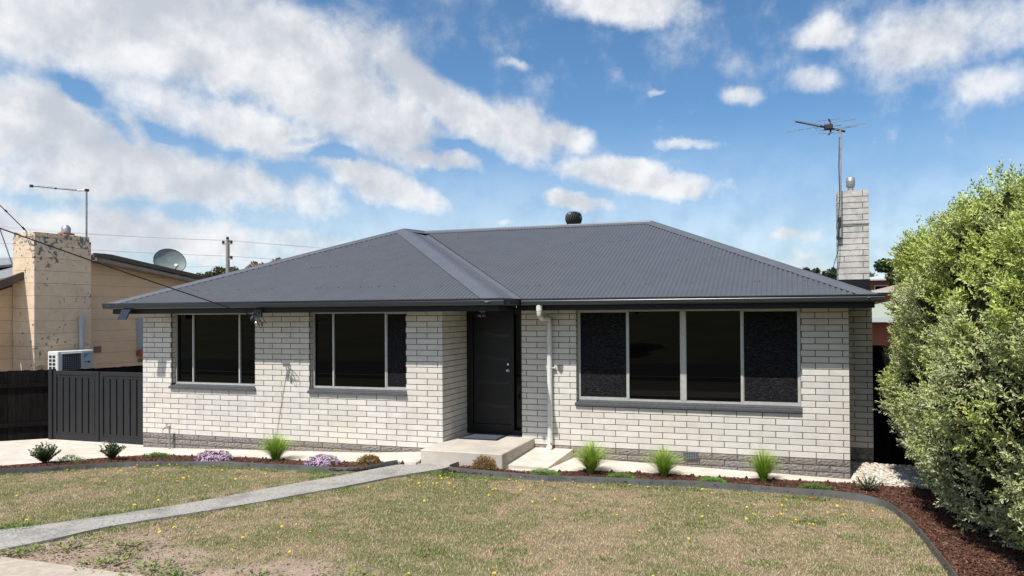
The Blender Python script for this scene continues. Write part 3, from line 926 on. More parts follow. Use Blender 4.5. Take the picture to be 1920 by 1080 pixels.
def wall_core(name, u0, u1, Yf, openings, th=0.11):
    """mortar body of a front wall, 6 mm behind the brick faces, with the openings left free"""
    mb = MB()
    xs = sorted(set([u0, u1]+[v for o_ in openings for v in (o_[0], o_[1])]))
    for a, b in zip(xs[:-1], xs[1:]):
        op = [o_ for o_ in openings if o_[0] <= a+1e-6 and o_[1] >= b-1e-6]
        top = op[0][2] if op else 2.66
        mb.box((a, Yf+0.007, ZW-0.002), (b, Yf+th, top))
    return mb


def rows_top(): return 24
wl = part('wall', wall_core('w', XL+.007, XC-.007, D1, [OP1, OP2]), M['mortar'], house)
wr = part('wall', wall_core('w', XR0+.007, XR-.007, D2, [OP3]), M['mortar'], house)
wret = part('wall', MB().box((XC-.10, D1+0.115, ZW-0.002), (XC-0.007, 11.42, 2.66)), M['mortar'], house, 'short side wall of the porch')
wside = part('wall', MB().box((XR-.11, D2+0.112, -0.1), (XR-.007, 18.4, 2.66)), M['mortar'], house)
wleft = part('wall', MB().box((XL+.007, D1+0.112, -0.1), (XL+.11, 18.4, 2.66)), M['mortar'], house)
wback = part('wall', MB().box((XL+.12, 18.3, -0.1), (XR-.12, 18.4, 2.66)), M['mortar'], house)
bR = lay_bricks(XR0, XR, 0, 24, -3.551, [OP3], ZW+.015)
set_bricks(bR, (0, D2, 0), 0, wr, limit=236, stuffname='brickwork')
bret = lay_bricks(0, 0.935, 0, 24, 0.27, [])
set_bricks(bret, (XC, D1, 0), PI/2, wret, limit=64)
bL = lay_bricks(XL, XC, 0, 24, -12.082, [OP1, OP2])
# the nearest bricks of the wing are single parts, the rest are one joined part
set_bricks(sorted(bL, key=lambda t: -t[1]), (0, D1, 0), 0, wl, limit=0, label='white brickwork of the projecting left wing')
# window reveals in brick
for (a, b, c, d), Y_, hi in ((OP1, D1, 1), (OP2, D1, 1), (OP3, D2, 1)):
    for xx, sgn in ((a, 1), (b, -1)):
        mbb = MB()
        for r in range(int((c-ZW)/CH)+1, 24):
            za = max(c+0.06, ZW+r*CH+0.005); zb = min(2.66, ZW+(r+1)*CH-0.005)
            if zb-za > 0.02: mbb.box((min(xx+sgn*.003, xx-sgn*0.05), Y_+0.028, za), (max(xx+sgn*.003, xx-sgn*0.05), Y_+0.112, zb))
        part('window_reveal', mbb, M['brick'], wl if Y_ == D1 else wr)
# split-face base courses
wb = part('wall_base', MB().box((XL+.010, D1+0.014, -0.15), (XC-.010, D1+0.11, ZW-.004)), M['blockmortar'], house)
set_bricks(lay_bricks(XL, XC, -4, 0, -12.20, []), (0, D1+.004, 0), 0, wb, rock=True)
wb2 = part('wall_base', MB().box((XR0+.010, D2+0.014, -0.15), (XR-.010, D2+0.11, ZW+.01)), M['blockmortar'], house)
set_bricks(lay_bricks(XR0, XR, -4, 0, -3.35, [], ZW+.013), (0, D2+.004, 0), 0, wb2, rock=True)
# side return bricks on the right corner (seen edge on)
set_bricks(lay_bricks(0.10, 1.0, 0, 24, 0.0, [], ZW+.015), (XR, D2, 0), PI/2, wside, limit=0)
set_bricks(lay_bricks(0.10, 1.0, -4, 0, 0.0, [], ZW+.013), (XR, D2, 0), PI/2, wside, rock=True, limit=0, stuffname='base_blocks')

# ---- windows
def window(label, x0, x1, zs, Yw, divs, wide=None, screens=()):
    """frame outer from x0 to x1, bottom at zs, divisions at divs; Yw is the wall face"""
    Yf = Yw+0.085; zt = 2.652
    o = bpy.data.objects.new('window', None); COL.objects.link(o); o.parent = house
    o.location = Vector((x0, Yf, zs))-HO
    if label: o['label'] = label
    fr = MB(); w = 0.030
    fr.box((x0, Yf, zs), (x1, Yf+0.06, zs+0.035)); fr.box((x0, Yf, zt-0.034), (x1, Yf+0.06, zt))
    fr.box((x0, Yf+.001, zs+0.0352), (x0+w, Yf+0.06, zt-0.0342)); fr.box((x1-w, Yf+.001, zs+0.0352), (x1, Yf+0.06, zt-0.0342))
    part('frame', fr, M['alu'], o)
    xs = [x0]+[d[0] for d in divs]+[x1]
    for (d, wd) in divs:
        m_ = MB(); m_.cbox((d-wd/2, Yf-0.004, zs+0.030), (d+wd/2, Yf+0.055, zt-0.03), 0.004)
        if wd > 0.06:
            m_.box((d-wd/2+0.012, Yf-0.009, zs+0.034), (d-wd/2+0.020, Yf-0.003, zt-0.036)); m_.box((d+wd/2-0.020, Yf-0.009, zs+0.034), (d+wd/2-0.012, Yf-0.003, zt-0.036))
        part('mullion', m_, M['alu'], o)
    for i in range(len(xs)-1):
        a = xs[i]+(divs[i-1][1]/2 if i > 0 else w); b = xs[i+1]-(divs[i][1]/2 if i < len(divs) else w)
        sash = i in screens
        g0 = MB().box((a, Yf+0.030, zs+0.036), (b, Yf+0.036, zt-0.035))
        part('pane', g0, M['glass'], o)
        if sash:
            s_ = MB(); t = 0.012
            for bx in (((a, Yf+.006, zs+.036), (b, Yf+.022, zs+.036+t+.006)), ((a, Yf+.006, zt-.035-t), (b, Yf+.022, zt-.035)),
                       ((a, Yf+.007, zs+.055), (a+t, Yf+.022, zt-.048)), ((b-t, Yf+.007, zs+.055), (b, Yf+.022, zt-.048))):
                s_.box(*bx)
            part('sash', s_, M['alu'], o)
            part('flyscreen', MB().box((a+t, Yf+.012, zs+.055), (b-t, Yf+.014, zt-.048)), M['screen'], o)
    return o


def sill(x0, x1, z_front, z_back, Yw, n):
    """sloping charcoal sill tiles, each one a piece"""
    s = part('window_sill', MB().box((x0+.03, Yw-0.01, z_front-0.03), (x1-.01, Yw+0.10, z_back-0.022)), M['sill'], house)
    off = Vector(house.location)
    for i in range(n):
        a = x0+(x1-x0)*i/n+0.0015; b = x0+(x1-x0)*(i+1)/n-0.0015
        j = random.uniform(-.0015, .0015)
        mb = MB().prism([(Yw-0.045+j, z_front-0.038), (Yw-0.045+j, z_front+0.002), (Yw+0.112, z_back), (Yw+0.112, z_back-0.02), (Yw-0.012, z_front-0.038)], a, b, 0)
        o = mb.obj('sill_tile', M['sill'], s)
        o.location = -(Vector(s.location)+off)
    return s


window('three-pane window nearest the side gate', -11.455, -9.485, 1.270, D1, [(-11.02, .032), (-9.915, .034)])
window('three-pane window beside the porch', -8.262, -6.298, 1.268, D1, [(-7.83, .034), (-6.745, .034)], screens=(2,))
window('large four-pane window', -3.428, 0.230, 1.105, D2, [(-2.545, .040), (-1.612, .105), (-0.668, .040)], screens=(0, 3))
sill(-11.49, -9.455, 1.225, 1.272, D1, 5)
sill(-8.29, -6.270, 1.220, 1.270, D1, 5)
sill(-3.455, 0.243, 1.055, 1.107, D2, 9)

# ---- front door
YD = 11.405
door = bpy.data.objects.new('door', None); COL.objects.link(door); door.parent = house; door.location = Vector((-5.05, YD, .42))-HO
fr = MB()
fr.box((XC-.005, YD, .42), (XR0+.02, YD+.12, .50))
fr.box((XC-.005, YD+.002, .50), (-5.475, YD+.12, 2.70)); fr.box((-4.535, YD+.001, .50), (XR0+.03, YD+.12, 2.70))
fr.box((-4.735, YD-.008, .50), (-4.665, YD+.119, 2.70)); fr.box((-5.475, YD+.004, 2.60), (-4.735, YD+.118, 2.70)); fr.box((-4.665, YD+.004, 2.60), (-4.535, YD+.117, 2.70))
fr.box((-5.475, YD+.002, .50), (-4.735, YD+.12, .575)); fr.box((-5.475, YD-.012, .5755), (-4.735, YD+.02, .595))
part('door_frame', fr, M['black'], door)
lf = MB().box((-5.470, YD+.030, .596), (-4.740, YD+.070, 2.598))
leaf = part('door_leaf', lf, M['doorpanel'], door)
part('sidelight', MB().box((-4.664, YD+.06, .502), (-4.536, YD+.066, 2.598)), M['glass'], door)
for zc in (.930, 1.350, 1.785, 2.21):
    vs = []; fs = []; n = 24
    for i in range(n+1):
        t = i/n; x_ = -5.385+.625*t; w_ = .022*math.sin(2*PI*t)
        vs += [(x_, YD+.0285, zc+.034+w_*1.0), (x_, YD+.0285, zc-.034+w_*.7)]
    for i in range(n): fs.append((2*i, 2*i+1, 2*i+3, 2*i+2))
    part('door_glass_strip', MB().add(vs, fs), M['strip'], door)
    rim = MB()
    rim.tube([vs[2*i] for i in range(n+1)], .0045, 5); rim.tube([vs[2*i+1] for i in range(n+1)], .0045, 5)
    rim.tube([vs[0], vs[1]], .004, 5)
    part('glass_trim', rim, M['darkmetal'], door)
hd = MB()
for zc, r in ((1.685, .027), (1.575, .032)):
    hd.add(*(lambda m: (m.v, m.f))(MB().tube([(-4.775, YD+.03, zc), (-4.775, YD-.005, zc), (-4.775, YD-.012, zc)], [r, r, r*.8], 14)))
hd.tube([(-4.775, YD-.012, 1.575), (-4.775, YD-.045, 1.575), (-4.775, YD-.06, 1.575)], [.014, .024, .018], 12)
part('door_handle', hd, M['chrome'], door)

# ---- roof
ZE = 2.82
roof = bpy.data.objects.new('roof', None); COL.objects.link(roof); roof.parent = house; roof.location = Vector((-5.5, 14, ZE))-HO
Aw = Vector((-8.45, 14.0, 4.555)); wl0 = Vector((-12.42, 9.93, ZE)); wr0 = Vector((-4.32, 9.93, ZE))
Rl = Vector((-8.40, 14.85, 4.59)); Rr = Vector((-2.80, 14.85, 4.59)); mr0 = Vector((1.28, 10.67, ZE))
Vb = Vector((-4.32, 10.67, ZE)); Vt = Vector((-8.45, 14.80, 4.555))


def corrugated(name, poly, eave_dir, label=None, pitch=0.0762, amp=0.011, seg=6):
    """corrugated sheet filling a planar convex polygon; ribs run up the slope"""
    poly = [Vector(p) for p in poly]
    nrm = (poly[1]-poly[0]).cross(poly[2]-poly[0]).normalized()
    if nrm.z < 0: nrm = -nrm
    a = Vector(eave_dir).normalized(); b = nrm.cross(a).normalized()
    if b.z < 0: b = -b
    o = poly[0]
    p2 = [((p-o).dot(a), (p-o).dot(b)) for p in poly]
    s0 = min(p[0] for p in p2); s1 = max(p[0] for p in p2)
    n = int((s1-s0)/pitch*seg)
    mb = MB(); vs = []; fs = []
    for i in range(n+1):
        s = s0+(s1-s0)*min(max(i/n, 1e-5), 1-1e-5)
        ts = []
        for k in range(len(p2)):
            (x0, y0), (x1, y1) = p2[k], p2[(k+1) % len(p2)]
            if (x0-s)*(x1-s) < 0: ts.append(y0+(y1-y0)*(s-x0)/(x1-x0))
        if len(ts) < 2: ts = [0, 0]
        h = amp*math.cos(2*PI*s/pitch)
        for t in (min(ts), max(ts)): vs.append(o+a*s+b*t+nrm*h)
    for i in range(n): fs.append((2*i, 2*i+2, 2*i+3, 2*i+1))
    me = bpy.data.meshes.new(name); me.from_pydata([tuple(v) for v in vs], [], fs)
    me.polygons.foreach_set('use_smooth', [True]*len(fs)); me.update()
    if sum(p.normal.z for p in list(me.polygons)[:50]) < 0: me.flip_normals()
    ob = part(name, me, M['roof'], roof, label)
    return ob


corrugated('roof_slope', [wl0, wr0, Aw], (1, 0, 0))
corrugated('roof_slope', [Vb+Vector((.15, 0, 0)), mr0, Rr, Rl+Vector((.10, 0, 0)), Vt+Vector((.15, 0, 0))], (1, 0, 0))
corrugated('roof_slope', [wr0, Vb, Vt, Aw], (0, 1, 0))
bl = Vector((-12.42, 19.0, ZE)); br = Vector((1.28, 19.0, ZE))
corrugated('roof_slope', [mr0, br, Rr], (0, 1, 0), seg=4)
corrugated('roof_slope', [bl, wl0, Aw, Rl], (0, 1, 0), seg=4)
corrugated('roof_slope', [br, bl, Rl, Rr], (1, 0, 0), seg=4)


def cap(a, b, n1, n2, w=0.16, roll=0.022, name='ridge_cap'):
    """folded cap along a-b lying on the two slopes with normals n1, n2"""
    a = Vector(a); b = Vector(b); t = (b-a).normalized()
    def side(n_, ref):
        s = n_.cross(t).normalized()
        if s.dot(ref) < 0: s = -s
        return s
    s1 = side(n1, n1-n2); s2 = side(n2, n2-n1)
    if s1.z > 0: s1 = -s1
    if s2.z > 0: s2 = -s2
    prof = []
    for p in (a, b):
        up = Vector((0, 0, 1)); up = (up-t*up.dot(t)).normalized(); side_ = t.cross(up)
        row = [p+s1*w+n1*0.004, p+s1*w+n1*0.012, p+s1*0.030+n1*0.014]
        for k in range(5):
            an = PI*(k/4)
            sg = 1 if side_.dot(s1) > 0 else -1
            row.append(p+up*(0.012+roll*math.sin(an))+side_*(sg*roll*math.cos(an)))
        row += [p+s2*0.030+n2*0.014, p+s2*w+n2*0.012, p+s2*w+n2*0.004]
        prof.append(row)
    n_ = len(prof[0]); vs = prof[0]+prof[1]
    fs = [(i, i+1, n_+i+1, n_+i) for i in range(n_-1)]
    mb = MB(); mb.add(vs, fs, False); mb.add(prof[0], [tuple(range(n_))]); mb.add(prof[1], [tuple(range(n_))[::-1]])
    return part(name, mb, M['cap'], roof)


def pn(a, b, c):
    n_ = (Vector(b)-Vector(a)).cross(Vector(c)-Vector(a)).normalized()
    return n_ if n_.z > 0 else -n_


def notches(a, b, n1, ref, w, axis):
    a = Vector(a); b = Vector(b); t = (b-a).normalized()
    s = n1.cross(t).normalized()
    if s.dot(ref) < 0: s = -s
    step = .0762/max(.15, abs(t[axis])); n_ = int((b-a).length/step); mb = MB()
    for i in range(2, n_-1):
        c = a+t*(step*i)+s*w
        h = t*.019
        mb.add([c-h+n1*.013, c+h+n1*.013, c+h*.6-n1*.008, c-h*.6-n1*.008], [(0, 1, 2, 3)])
    part('cap_scribing', mb, M['cap'], roof)['kind'] = 'stuff'


nWF = pn(wl0, wr0, Aw); nMF = pn(Vb, mr0, Rr); nWR = pn(wr0, Vb, Aw); nMR = pn(mr0, br, Rr); nL = pn(bl, wl0, Aw); nB = pn(br, bl, Rr)
cap(wl0, Aw, nWF, nL); cap(wr0, Aw, nWF, nWR, 0.21); cap(mr0, Rr, nMF, nMR); cap(Rl+Vector((0.0, 0, 0)), Rr, nMF, nB)
cap(Aw, Rl, nWR, nL)
notches(wl0, Aw, nWF, Vector((1, -1, 0)), .162, 0); notches(wr0, Aw, nWF, Vector((-1, -1, 0)), .212, 0); notches(mr0, Rr, nMF, Vector((-1, -1, 0)), .162, 0); notches(Rl, Rr, nMF, Vector((0, -1, 0)), .162, 0)
# valley tray and its folded edge
vs = []
for p in (Vb+Vector((0, -.05, -.01)), Vt):
    t = (Vt-Vb).normalized(); s1 = nWR.cross(t).normalized(); s2 = nMF.cross(t).normalized()
    if s1.x*-1+s1.y*-1 < 0: s1 = -s1
    if s2.x+s2.y < 0: s2 = -s2
    vs += [p+s1*0.26+nWR*0.015, p-nWR*0.012, p+s2*0.22-nMF*0.022]
part('valley_tray', MB().add(vs, [(0,1,4,3),(1,2,5,4)]), M['cap'], roof)
# gap under the ridge end where the valley meets it
# gutters and fascias
def gutter(a, b, out):
    """quad gutter from a to b (fascia line), out = outward unit vector"""
    a = Vector(a); b = Vector(b); out = Vector(out); up = Vector((0, 0, 1))
    pr = [(0, .005), (0, -.098), (.095, -.098), (.112, -.080), (.118, -.030), (.112, -.018), (.125, -.004), (.125, .012), (.112, .012), (.112, .002), (.105, -.02), (.108, -.078), (.09, -.088), (.008, -.088), (.008, .005)]
    vs = [a+out*p[0]+up*p[1] for p in pr]+[b+out*p[0]+up*p[1] for p in pr]
    n_ = len(pr); fs = [(i, (i+1) % n_, n_+(i+1) % n_, n_+i) for i in range(n_)]
    mb = MB().add(vs, fs)
    for e_, d in ((a, 0), (b, n_)):
        mb.add([e_+up*.005, e_+up*-.098, e_+out*.095-up*.098, e_+out*.118-up*.05, e_+out*.125+up*.012], [(0,1,2,3,4)])
    return part('gutter', mb, M['gutter'], house)


YG1, YG2 = 9.972, 10.712
gutter((-12.47, YG1, 2.832), (-4.20, YG1, 2.832), (0, -1, 0))
gutter((-4.33, YG1+.02, 2.830), (-4.33, YG2+.0, 2.830), (1, 0, 0))
gutter((-4.205, YG2, 2.832), (1.37, YG2, 2.832), (0, -1, 0))
gutter((1.255, YG2+.01, 2.829), (1.255, 19, 2.829), (1, 0, 0))
gutter((-12.35, YG1+.01, 2.829), (-12.35, 19, 2.829), (-1, 0, 0))
def fascia(a, b): part('fascia', MB().box(a, b), M['fascia'], house)
fascia((-12.352, YG1+.002, 2.640), (-4.332, YG1+.024, 2.815)); fascia((-4.354, YG1+.025, 2.642), (-4.333, YG2+.002, 2.814))
fascia((-4.330, YG2+.003, 2.645), (1.253, YG2+.025, 2.815)); fascia((1.230, YG2+.026, 2.645), (1.252, 19, 2.814)); fascia((-12.350, YG1+.025, 2.642), (-12.328, 19, 2.814))
sf = MB(); sf.box((-12.328, YG1+.024, 2.662), (-4.356, D1+1.2, 2.672)); sf.box((-4.354, YG2+.026, 2.6625), (1.229, D2+.2, 2.6715))
sf.box((XR+.001, D2+.2, 2.663), (1.229, 19, 2.671)); sf.box((-12.328, D1+1.2, 2.663), (XL+.1, 19, 2.671)); sf.box((XC, D1+1.2, 2.6625), (XR0+.2, 11.6, 2.6715))
part('eave_lining', sf, M['soffit'], house)
sc = MB()
for i in range(150):
    # roofing screws
    rr = random.random
    if i % 2: x_, k = -12+7*rr(), rr(); 
    u = random.uniform(-11, 0.8); row = random.choice([.6, 1.7, 2.9, 4.0])
    u = round(u/0.0762)*0.0762
    if u < -4.6:
        Y_ = 9.93+row; zz = ZE+row*(Aw.z-ZE)/(Aw.y-9.93); lim0 = -12.42+row*.98; lim1 = -4.32-row*1.01
        if not (lim0+.25 < u < lim1-.25): continue
    else:
        Y_ = 10.67+row; zz = ZE+row*(Rr.z-ZE)/(Rr.y-10.67); 
        if u > 1.28-row*.98-.25: continue
    sc.box((u-.008, Y_-.008, zz+.006), (u+.008, Y_+.008, zz+.016))
part('roof_screws', sc, M['darkmetal'], roof)['kind'] = 'stuff'

# ---- whirlybird
vent = bpy.data.objects.new('roof_ventilator', None); COL.objects.link(vent); vent.parent = house; vent.location = Vector((-4.70, 15.15, 4.55))-HO
part('vent_base', MB().lathe([(.19, -.15), (.165, 0), (.150, .10), (.150, .14)], (-4.70, 15.15, 4.52), 24), M['darkmetal'], vent)
fins = MB()
c0 = Vector((-4.68, 15.15, 4.79)); NF = 22
for k in range(NF):
    a0 = 2*PI*k/NF; row = []
    for j in range(9):
        ph = -1.15+2.3*j/8; rr_ = .200*math.cos(ph)**.6; zz = .150*math.sin(ph)/math.sin(1.15)
        for (da, dr) in ((0, 1.0), (.16, .93)):
            an = a0+da+ph*.25
            row.append(c0+Vector((rr_*dr*math.cos(an), rr_*dr*math.sin(an), zz)))
    fins.add(row, [(2*j, 2*j+1, 2*j+3, 2*j+2) for j in range(8)], True)
part('vent_vanes', fins, M['vane'], vent)
part('vent_cap', MB().lathe([(.10, 0), (.095, .018), (.04, .028)], (-4.68, 15.15, 4.925), 24), M['darkmetal'], vent)
part('vent_core', MB().lathe([(.14, -.1), (.165, 0), (.13, .11)], c0, 16), M['black'], vent)

# ---- right chimney (breast seen beside the main wall, stack above the eave)
chim = bpy.data.objects.new('chimney', None); COL.objects.link(chim); chim.parent = house; chim.location = Vector((1.11, 12.45, 0))-HO
CX0, CX1, CY0, CY1 = .945, 1.385, 12.20, 12.62
part('chimney_core', MB().box((CX0+.004, CY0+.007, -0.1), (CX1-.007, CY1, 2.66)).box((.872+.007, CY0+.007, 2.66), (1.352-.007, CY1+.0, 4.60)), M['mortar'], chim)
set_bricks(lay_bricks(CX0, CX1, 0, 24, 0.85+.05, [], ZW+.03), (0, CY0, 0), 0, chim, label='shaded lower chimney bricks')
set_bricks(lay_bricks(CX0, CX1, -3, 0, 0.9, [], ZW+.03), (0, CY0+.003, 0), 0, chim, rock=True)
def lay_stack(u0, u1, zb, n, ph, odd):
    out = []
    for r in range(n):
        cut = (u1-.095) if r % 2 else (u1+1)
        if r % 2 == 0 and r % 4 in (0,) and r < 5: segs = [(u0, u0+.085), (u0+.095, u1)]
        elif r % 2: segs = [(u0, cut-.005), (cut+.005, u1)]
        else: segs = [(u0, u1)]
        for a, b in segs: out.append((round(a, 3), round(b, 3), zb+r*CH+.005, zb+(r+1)*CH-.005))
    return out
stk = lay_stack(.872, 1.352, 3.02, 16, 0, 0)
set_bricks(stk, (0, CY0, 0), 0, chim, mat=M['chimb'])
set_bricks(lay_bricks(.03, .42, 0, 16, .1, [], 3.02, 4.7), (1.352, CY0, 0), PI/2, chim, mat=M['chimb'])
set_bricks(lay_bricks(-.42, -.03, 0, 16, -.3, [], 3.02, 4.7), (.872, CY0, 0), -PI/2, chim, mat=M['chimb'])
part('chimney_top', MB().box((.876, CY0+.004, 4.602), (1.348, CY1, 4.615)), M['chimb'], chim)
part('chimney_flashing', MB().box((.86, CY0-.008, 2.95), (1.36, CY0-.002, 3.125)).box((1.13, CY0-.0085, 2.95), (1.361, CY0-.002, 3.05)), M['fascia'], chim)
fl = MB().lathe([(.048, 0), (.048, .06), (.047, .13)], (1.09, 12.40, 4.61), 18).lathe([(.062, .09), (.072, .11), (.072, .245), (.064, .25), (.060, .235), (.05, .22)], (1.09, 12.40, 4.61), 20)
fl.lathe([(.074, .17), (.074, .18)], (1.09, 12.40, 4.61), 20)
part('flue', fl, M['galv'], chim)

# ---- service meter vent in the base
v = MB()
for i in range(9): v.box((-1.612+i*.0285, D2-.036, .207), (-1.605+i*.0285, D2-.028, .312))
for j in range(5): v.box((-1.612, D2-.037, .209+j*.0245), (-1.377, D2-.029, .214+j*.0245))
vb = part('air_vent', MB().box((-1.615, D2-.027, .203), (-1.375, D2+.004, .315)), M['sill'], house)
vv = v.obj('vent_grille', M['galv'], vb); vv.location = -(Vector(vb.location)+HO)

# ---- downpipe
dp = MB()
dp.tube([(-3.900, 10.655, 2.76), (-3.900, 10.655, 2.62), (-3.900, 10.662, 2.57), (-3.900, 10.69, 2.535), (-3.900, 10.76, 2.518), (-3.900, 11.06, 2.518), (-3.900, 11.13, 2.505), (-3.900, 11.155, 2.48), (-3.900, 11.158, 2.40), (-3.900, 11.158, .42)], .045, 16)
pipe = part('downpipe', dp, M['pvc'], house)
for nm, mb_ in (('pipe_socket', MB().tube([(-3.900, 10.655, 2.725), (-3.900, 10.655, 2.64)], .051, 16)), ('pipe_foot', MB().tube([(-3.900, 11.158, .44), (-3.900, 11.158, .38), (-3.900, 11.148, .325), (-3.898, 11.12, .30), (-3.896, 11.09, .297)], [.051, .052, .053, .053, .050], 16)),
                ('pipe_clip', MB().tube([(-3.900, 11.158, 1.665), (-3.900, 11.158, 1.645)], .0475, 16).box((-3.86, 11.15, 1.650), (-3.80, 11.20, 1.662)))):
    o_ = mb_.obj(nm, M['pvc'], pipe); o_.location = -(Vector(pipe.location)+HO)

# ---- porch light, doormat, tap, eave panel
pl_ = thing('porch_light', 'small twin-lamp light under the porch eave above the black door', 'lamp', (-5.05, 10.9, 2.62))
part('light_base', MB().cbox((-5.10, 10.87, 2.64), (-4.98, 10.93, 2.662), .004), M['white'], pl_)
part('lamp_head', MB().tube([(-5.075, 10.9, 2.645), (-5.075, 10.885, 2.60), (-5.075, 10.86, 2.56)], [.022, .03, .038], 12), M['chrome'], pl_)
part('lamp_head', MB().tube([(-4.995, 10.9, 2.645), (-4.995, 10.885, 2.60), (-4.995, 10.86, 2.56)], [.022, .03, .038], 12), M['chrome'], pl_)
dm = thing('doormat', 'dark blue-grey doormat with a black rubber rim on the doorstep', 'doormat', (-5.05, 11.1, .42))
part('mat_rim', MB().cbox((-5.47, 10.80, .4205), (-4.74, 11.33, .430), .003), M['matedge'], dm)
part('mat_pad', MB().box((-5.43, 10.84, .4302), (-4.78, 11.29, .436)), M['mat'], dm)
tp = thing('garden_tap', 'galvanised garden tap on a standpipe against the grey base of the wall', 'tap', (-11.41, 10.37, .02))
part('standpipe', MB().tube([(-11.412, 10.375, .0), (-11.412, 10.375, .43), (-11.41, 10.37, .47)], .016, 10), M['galv'], tp)
sp_ = MB().tube([(-11.412, 10.375, .45), (-11.45, 10.33, .455), (-11.475, 10.30, .44), (-11.48, 10.295, .40)], [.015, .014, .013, .012], 8)
part('spout', sp_, M['galv'], tp)
part('tap_handle', MB().tube([(-11.44, 10.34, .46), (-11.44, 10.34, .51)], .008, 8).box((-11.475, 10.333, .505), (-11.405, 10.347, .517)), M['galv'], tp)
pn_ = thing('eave_panel', 'small dark rectangular panel tilted under the left end of the eave', 'solar panel', (-11.88, 9.86, 2.63))
mbp = MB(); a_ = [(-11.985, 9.86, 2.725), (-11.775, 9.86, 2.725), (-11.825, 9.80, 2.535), (-12.035, 9.80, 2.535)]
mbp.add(a_+[(p[0], p[1]+.022, p[2]-.004) for p in a_], [(0,1,2,3),(4,7,6,5),(0,4,5,1),(1,5,6,2),(2,6,7,3),(3,7,4,0)])
part('panel_face', mbp, M['gutter'], pn_)
part('panel_bracket', MB().tube([(-11.90, 9.87, 2.63), (-11.90, 9.97, 2.70)], .01, 6), M['darkmetal'], pn_)

# ---- service cable and bracket
br_ = thing('service_bracket', 'black cable bracket with looped wires under the eave between the two small windows', 'cable bracket', (-8.93, 9.86, 2.6))
b_ = MB().box((-9.02, 9.93, 2.56), (-8.86, 9.97, 2.70)).tube([(-8.98, 9.95, 2.66), (-8.95, 9.84, 2.60), (-8.93, 9.83, 2.52)], .014, 8)
b_.tube([(-8.93, 9.95, 2.64), (-8.90, 9.85, 2.60)], .02, 8)
part('bracket_body', b_, M['darkmetal'], br_)
part('insulator', MB().lathe([(.012, 0), (.034, .02), (.038, .05), (.02, .08)], (-8.955, 9.83, 2.50), 10).lathe([(.015, 0), (.024, .03), (.012, .05)], (-8.93, 9.82, 2.60), 10), M['darkmetal'], br_)
part('lamp_lens', MB().lathe([(.012, 0), (.026, .012), (.028, .035), (.016, .05)], (-8.875, 9.83, 2.44), 12), M['chrome'], br_)
lp = MB()
for k, (dx, dz) in enumerate(((.16, .20), (.21, .16), (.12, .24))):
    pts = [(-8.93+dx*math.sin(PI*t)*(1 if t < .6 else .8)+(.03*k), 9.85+.03*math.sin(4*t+k), 2.62-dz*math.sin(PI*t*.9)) for t in [i/12 for i in range(13)]]
    lp.tube(pts, .0065, 6)
part('cable_loop', lp, M['cable'], br_)
pts = []
A_ = Vector((-8.97, 9.84, 2.60)); B_ = Vector((-10.65, 6.90, 3.863)); Cc = A_+(B_-A_)*4.6+Vector((0, 0, 1.2))
for i in range(41):
    t = i/40*4.6; p = A_+(B_-A_)*t; p.z += .055*t*(t-1)
    pts.append(p)
sc_ = thing('service_cable', 'thick black service cable slanting across the roof down to the eave bracket', 'cable', tuple(A_))
part('cable', MB().tube(pts, .010, 6), M['cable'], sc_)

# ---- TV antenna on the chimney
an = thing('tv_antenna', 'tall television antenna with crossed rods on a mast strapped to the right chimney', 'antenna', (.92, 12.14, 3.8))
part('mast', MB().tube([(.905, 12.13, 3.83), (.915, 12.13, 5.62)], .0175, 8), M['antenna'], an)
part('mast_bracket', MB().box((.87, 12.135, 3.87), (.925, 12.19, 4.12)).box((.84, 12.13, 3.80), (.90, 12.18, 3.86)).tube([(.89, 12.12, 4.0), (.89, 12.12, 4.16)], .026, 6), M['darkmetal'], an)
part('chimney_strap', MB().box((.868, 12.188, 4.045), (1.356, 12.1915, 4.062)).box((.868, 12.188, 4.025), (1.10, 12.1915, 4.035)), M['galv'], an)
part('antenna_cable', MB().tube([(.90, 12.12, 5.5), (.885, 12.11, 5.0), (.895, 12.115, 4.5), (.87, 12.11, 4.15), (.84, 12.10, 4.02), (.875, 12.12, 3.82), (.86, 12.10, 3.6), (.80, 12.05, 3.4), (.745, 12.02, 3.22), (.74, 12.02, 3.08)], .006, 5), M['cable'], an)
fw = MB()
def rod(mb_, a, b, r=.0055): mb_.tube([a, b], r, 5)
yb = 12.13
part('boom', MB().tube([(.20, yb-.30, 5.74), (.98, yb+.12, 5.625)], .010, 6).tube([(1.0, yb+.13, 5.62), (.60, yb-.09, 5.69)], .017, 6), M['darkmetal'], an)
part('feed_box', MB().cbox((.66, yb-.06, 5.64), (.80, yb+.02, 5.72), .008), M['darkmetal'], an)
cr_ = MB().tube([(.735, yb, 5.55), (.765, yb, 5.60), (.765, yb, 5.76), (.735, yb, 5.82)], .016, 6)
part('reflector_arm', cr_, M['darkmetal'], an)
for (xa, za, xb, zb, dy) in ((.545, 5.77, .93, 5.84, .0), (.53, 5.61, .90, 5.66, .0), (.56, 5.555, .94, 5.60, -.02), (.06, 5.595, .72, 5.72, -.12), (.76, 5.64, 1.35, 5.765, .12), (.66, 5.70, 1.17, 5.80, -.06), (.52, 5.665, .95, 5.745, .06), (.80, 5.62, 1.2, 5.72, .1)):
    m_ = MB(); rod(m_, (xa, yb-.12+dy, za), (xb, yb+.12+dy, zb)); part('antenna_element', m_, M['antenna'], an)
for k in range(7):
    t = k/7; c = Vector((.20, yb-.30, 5.74)).lerp(Vector((.62, yb-.08, 5.685)), t)
    m_ = MB(); rod(m_, c+Vector((-.05, -.07, .006)), c+Vector((.06, .08, .03)), .004); part('antenna_element', m_, M['antenna'], an)

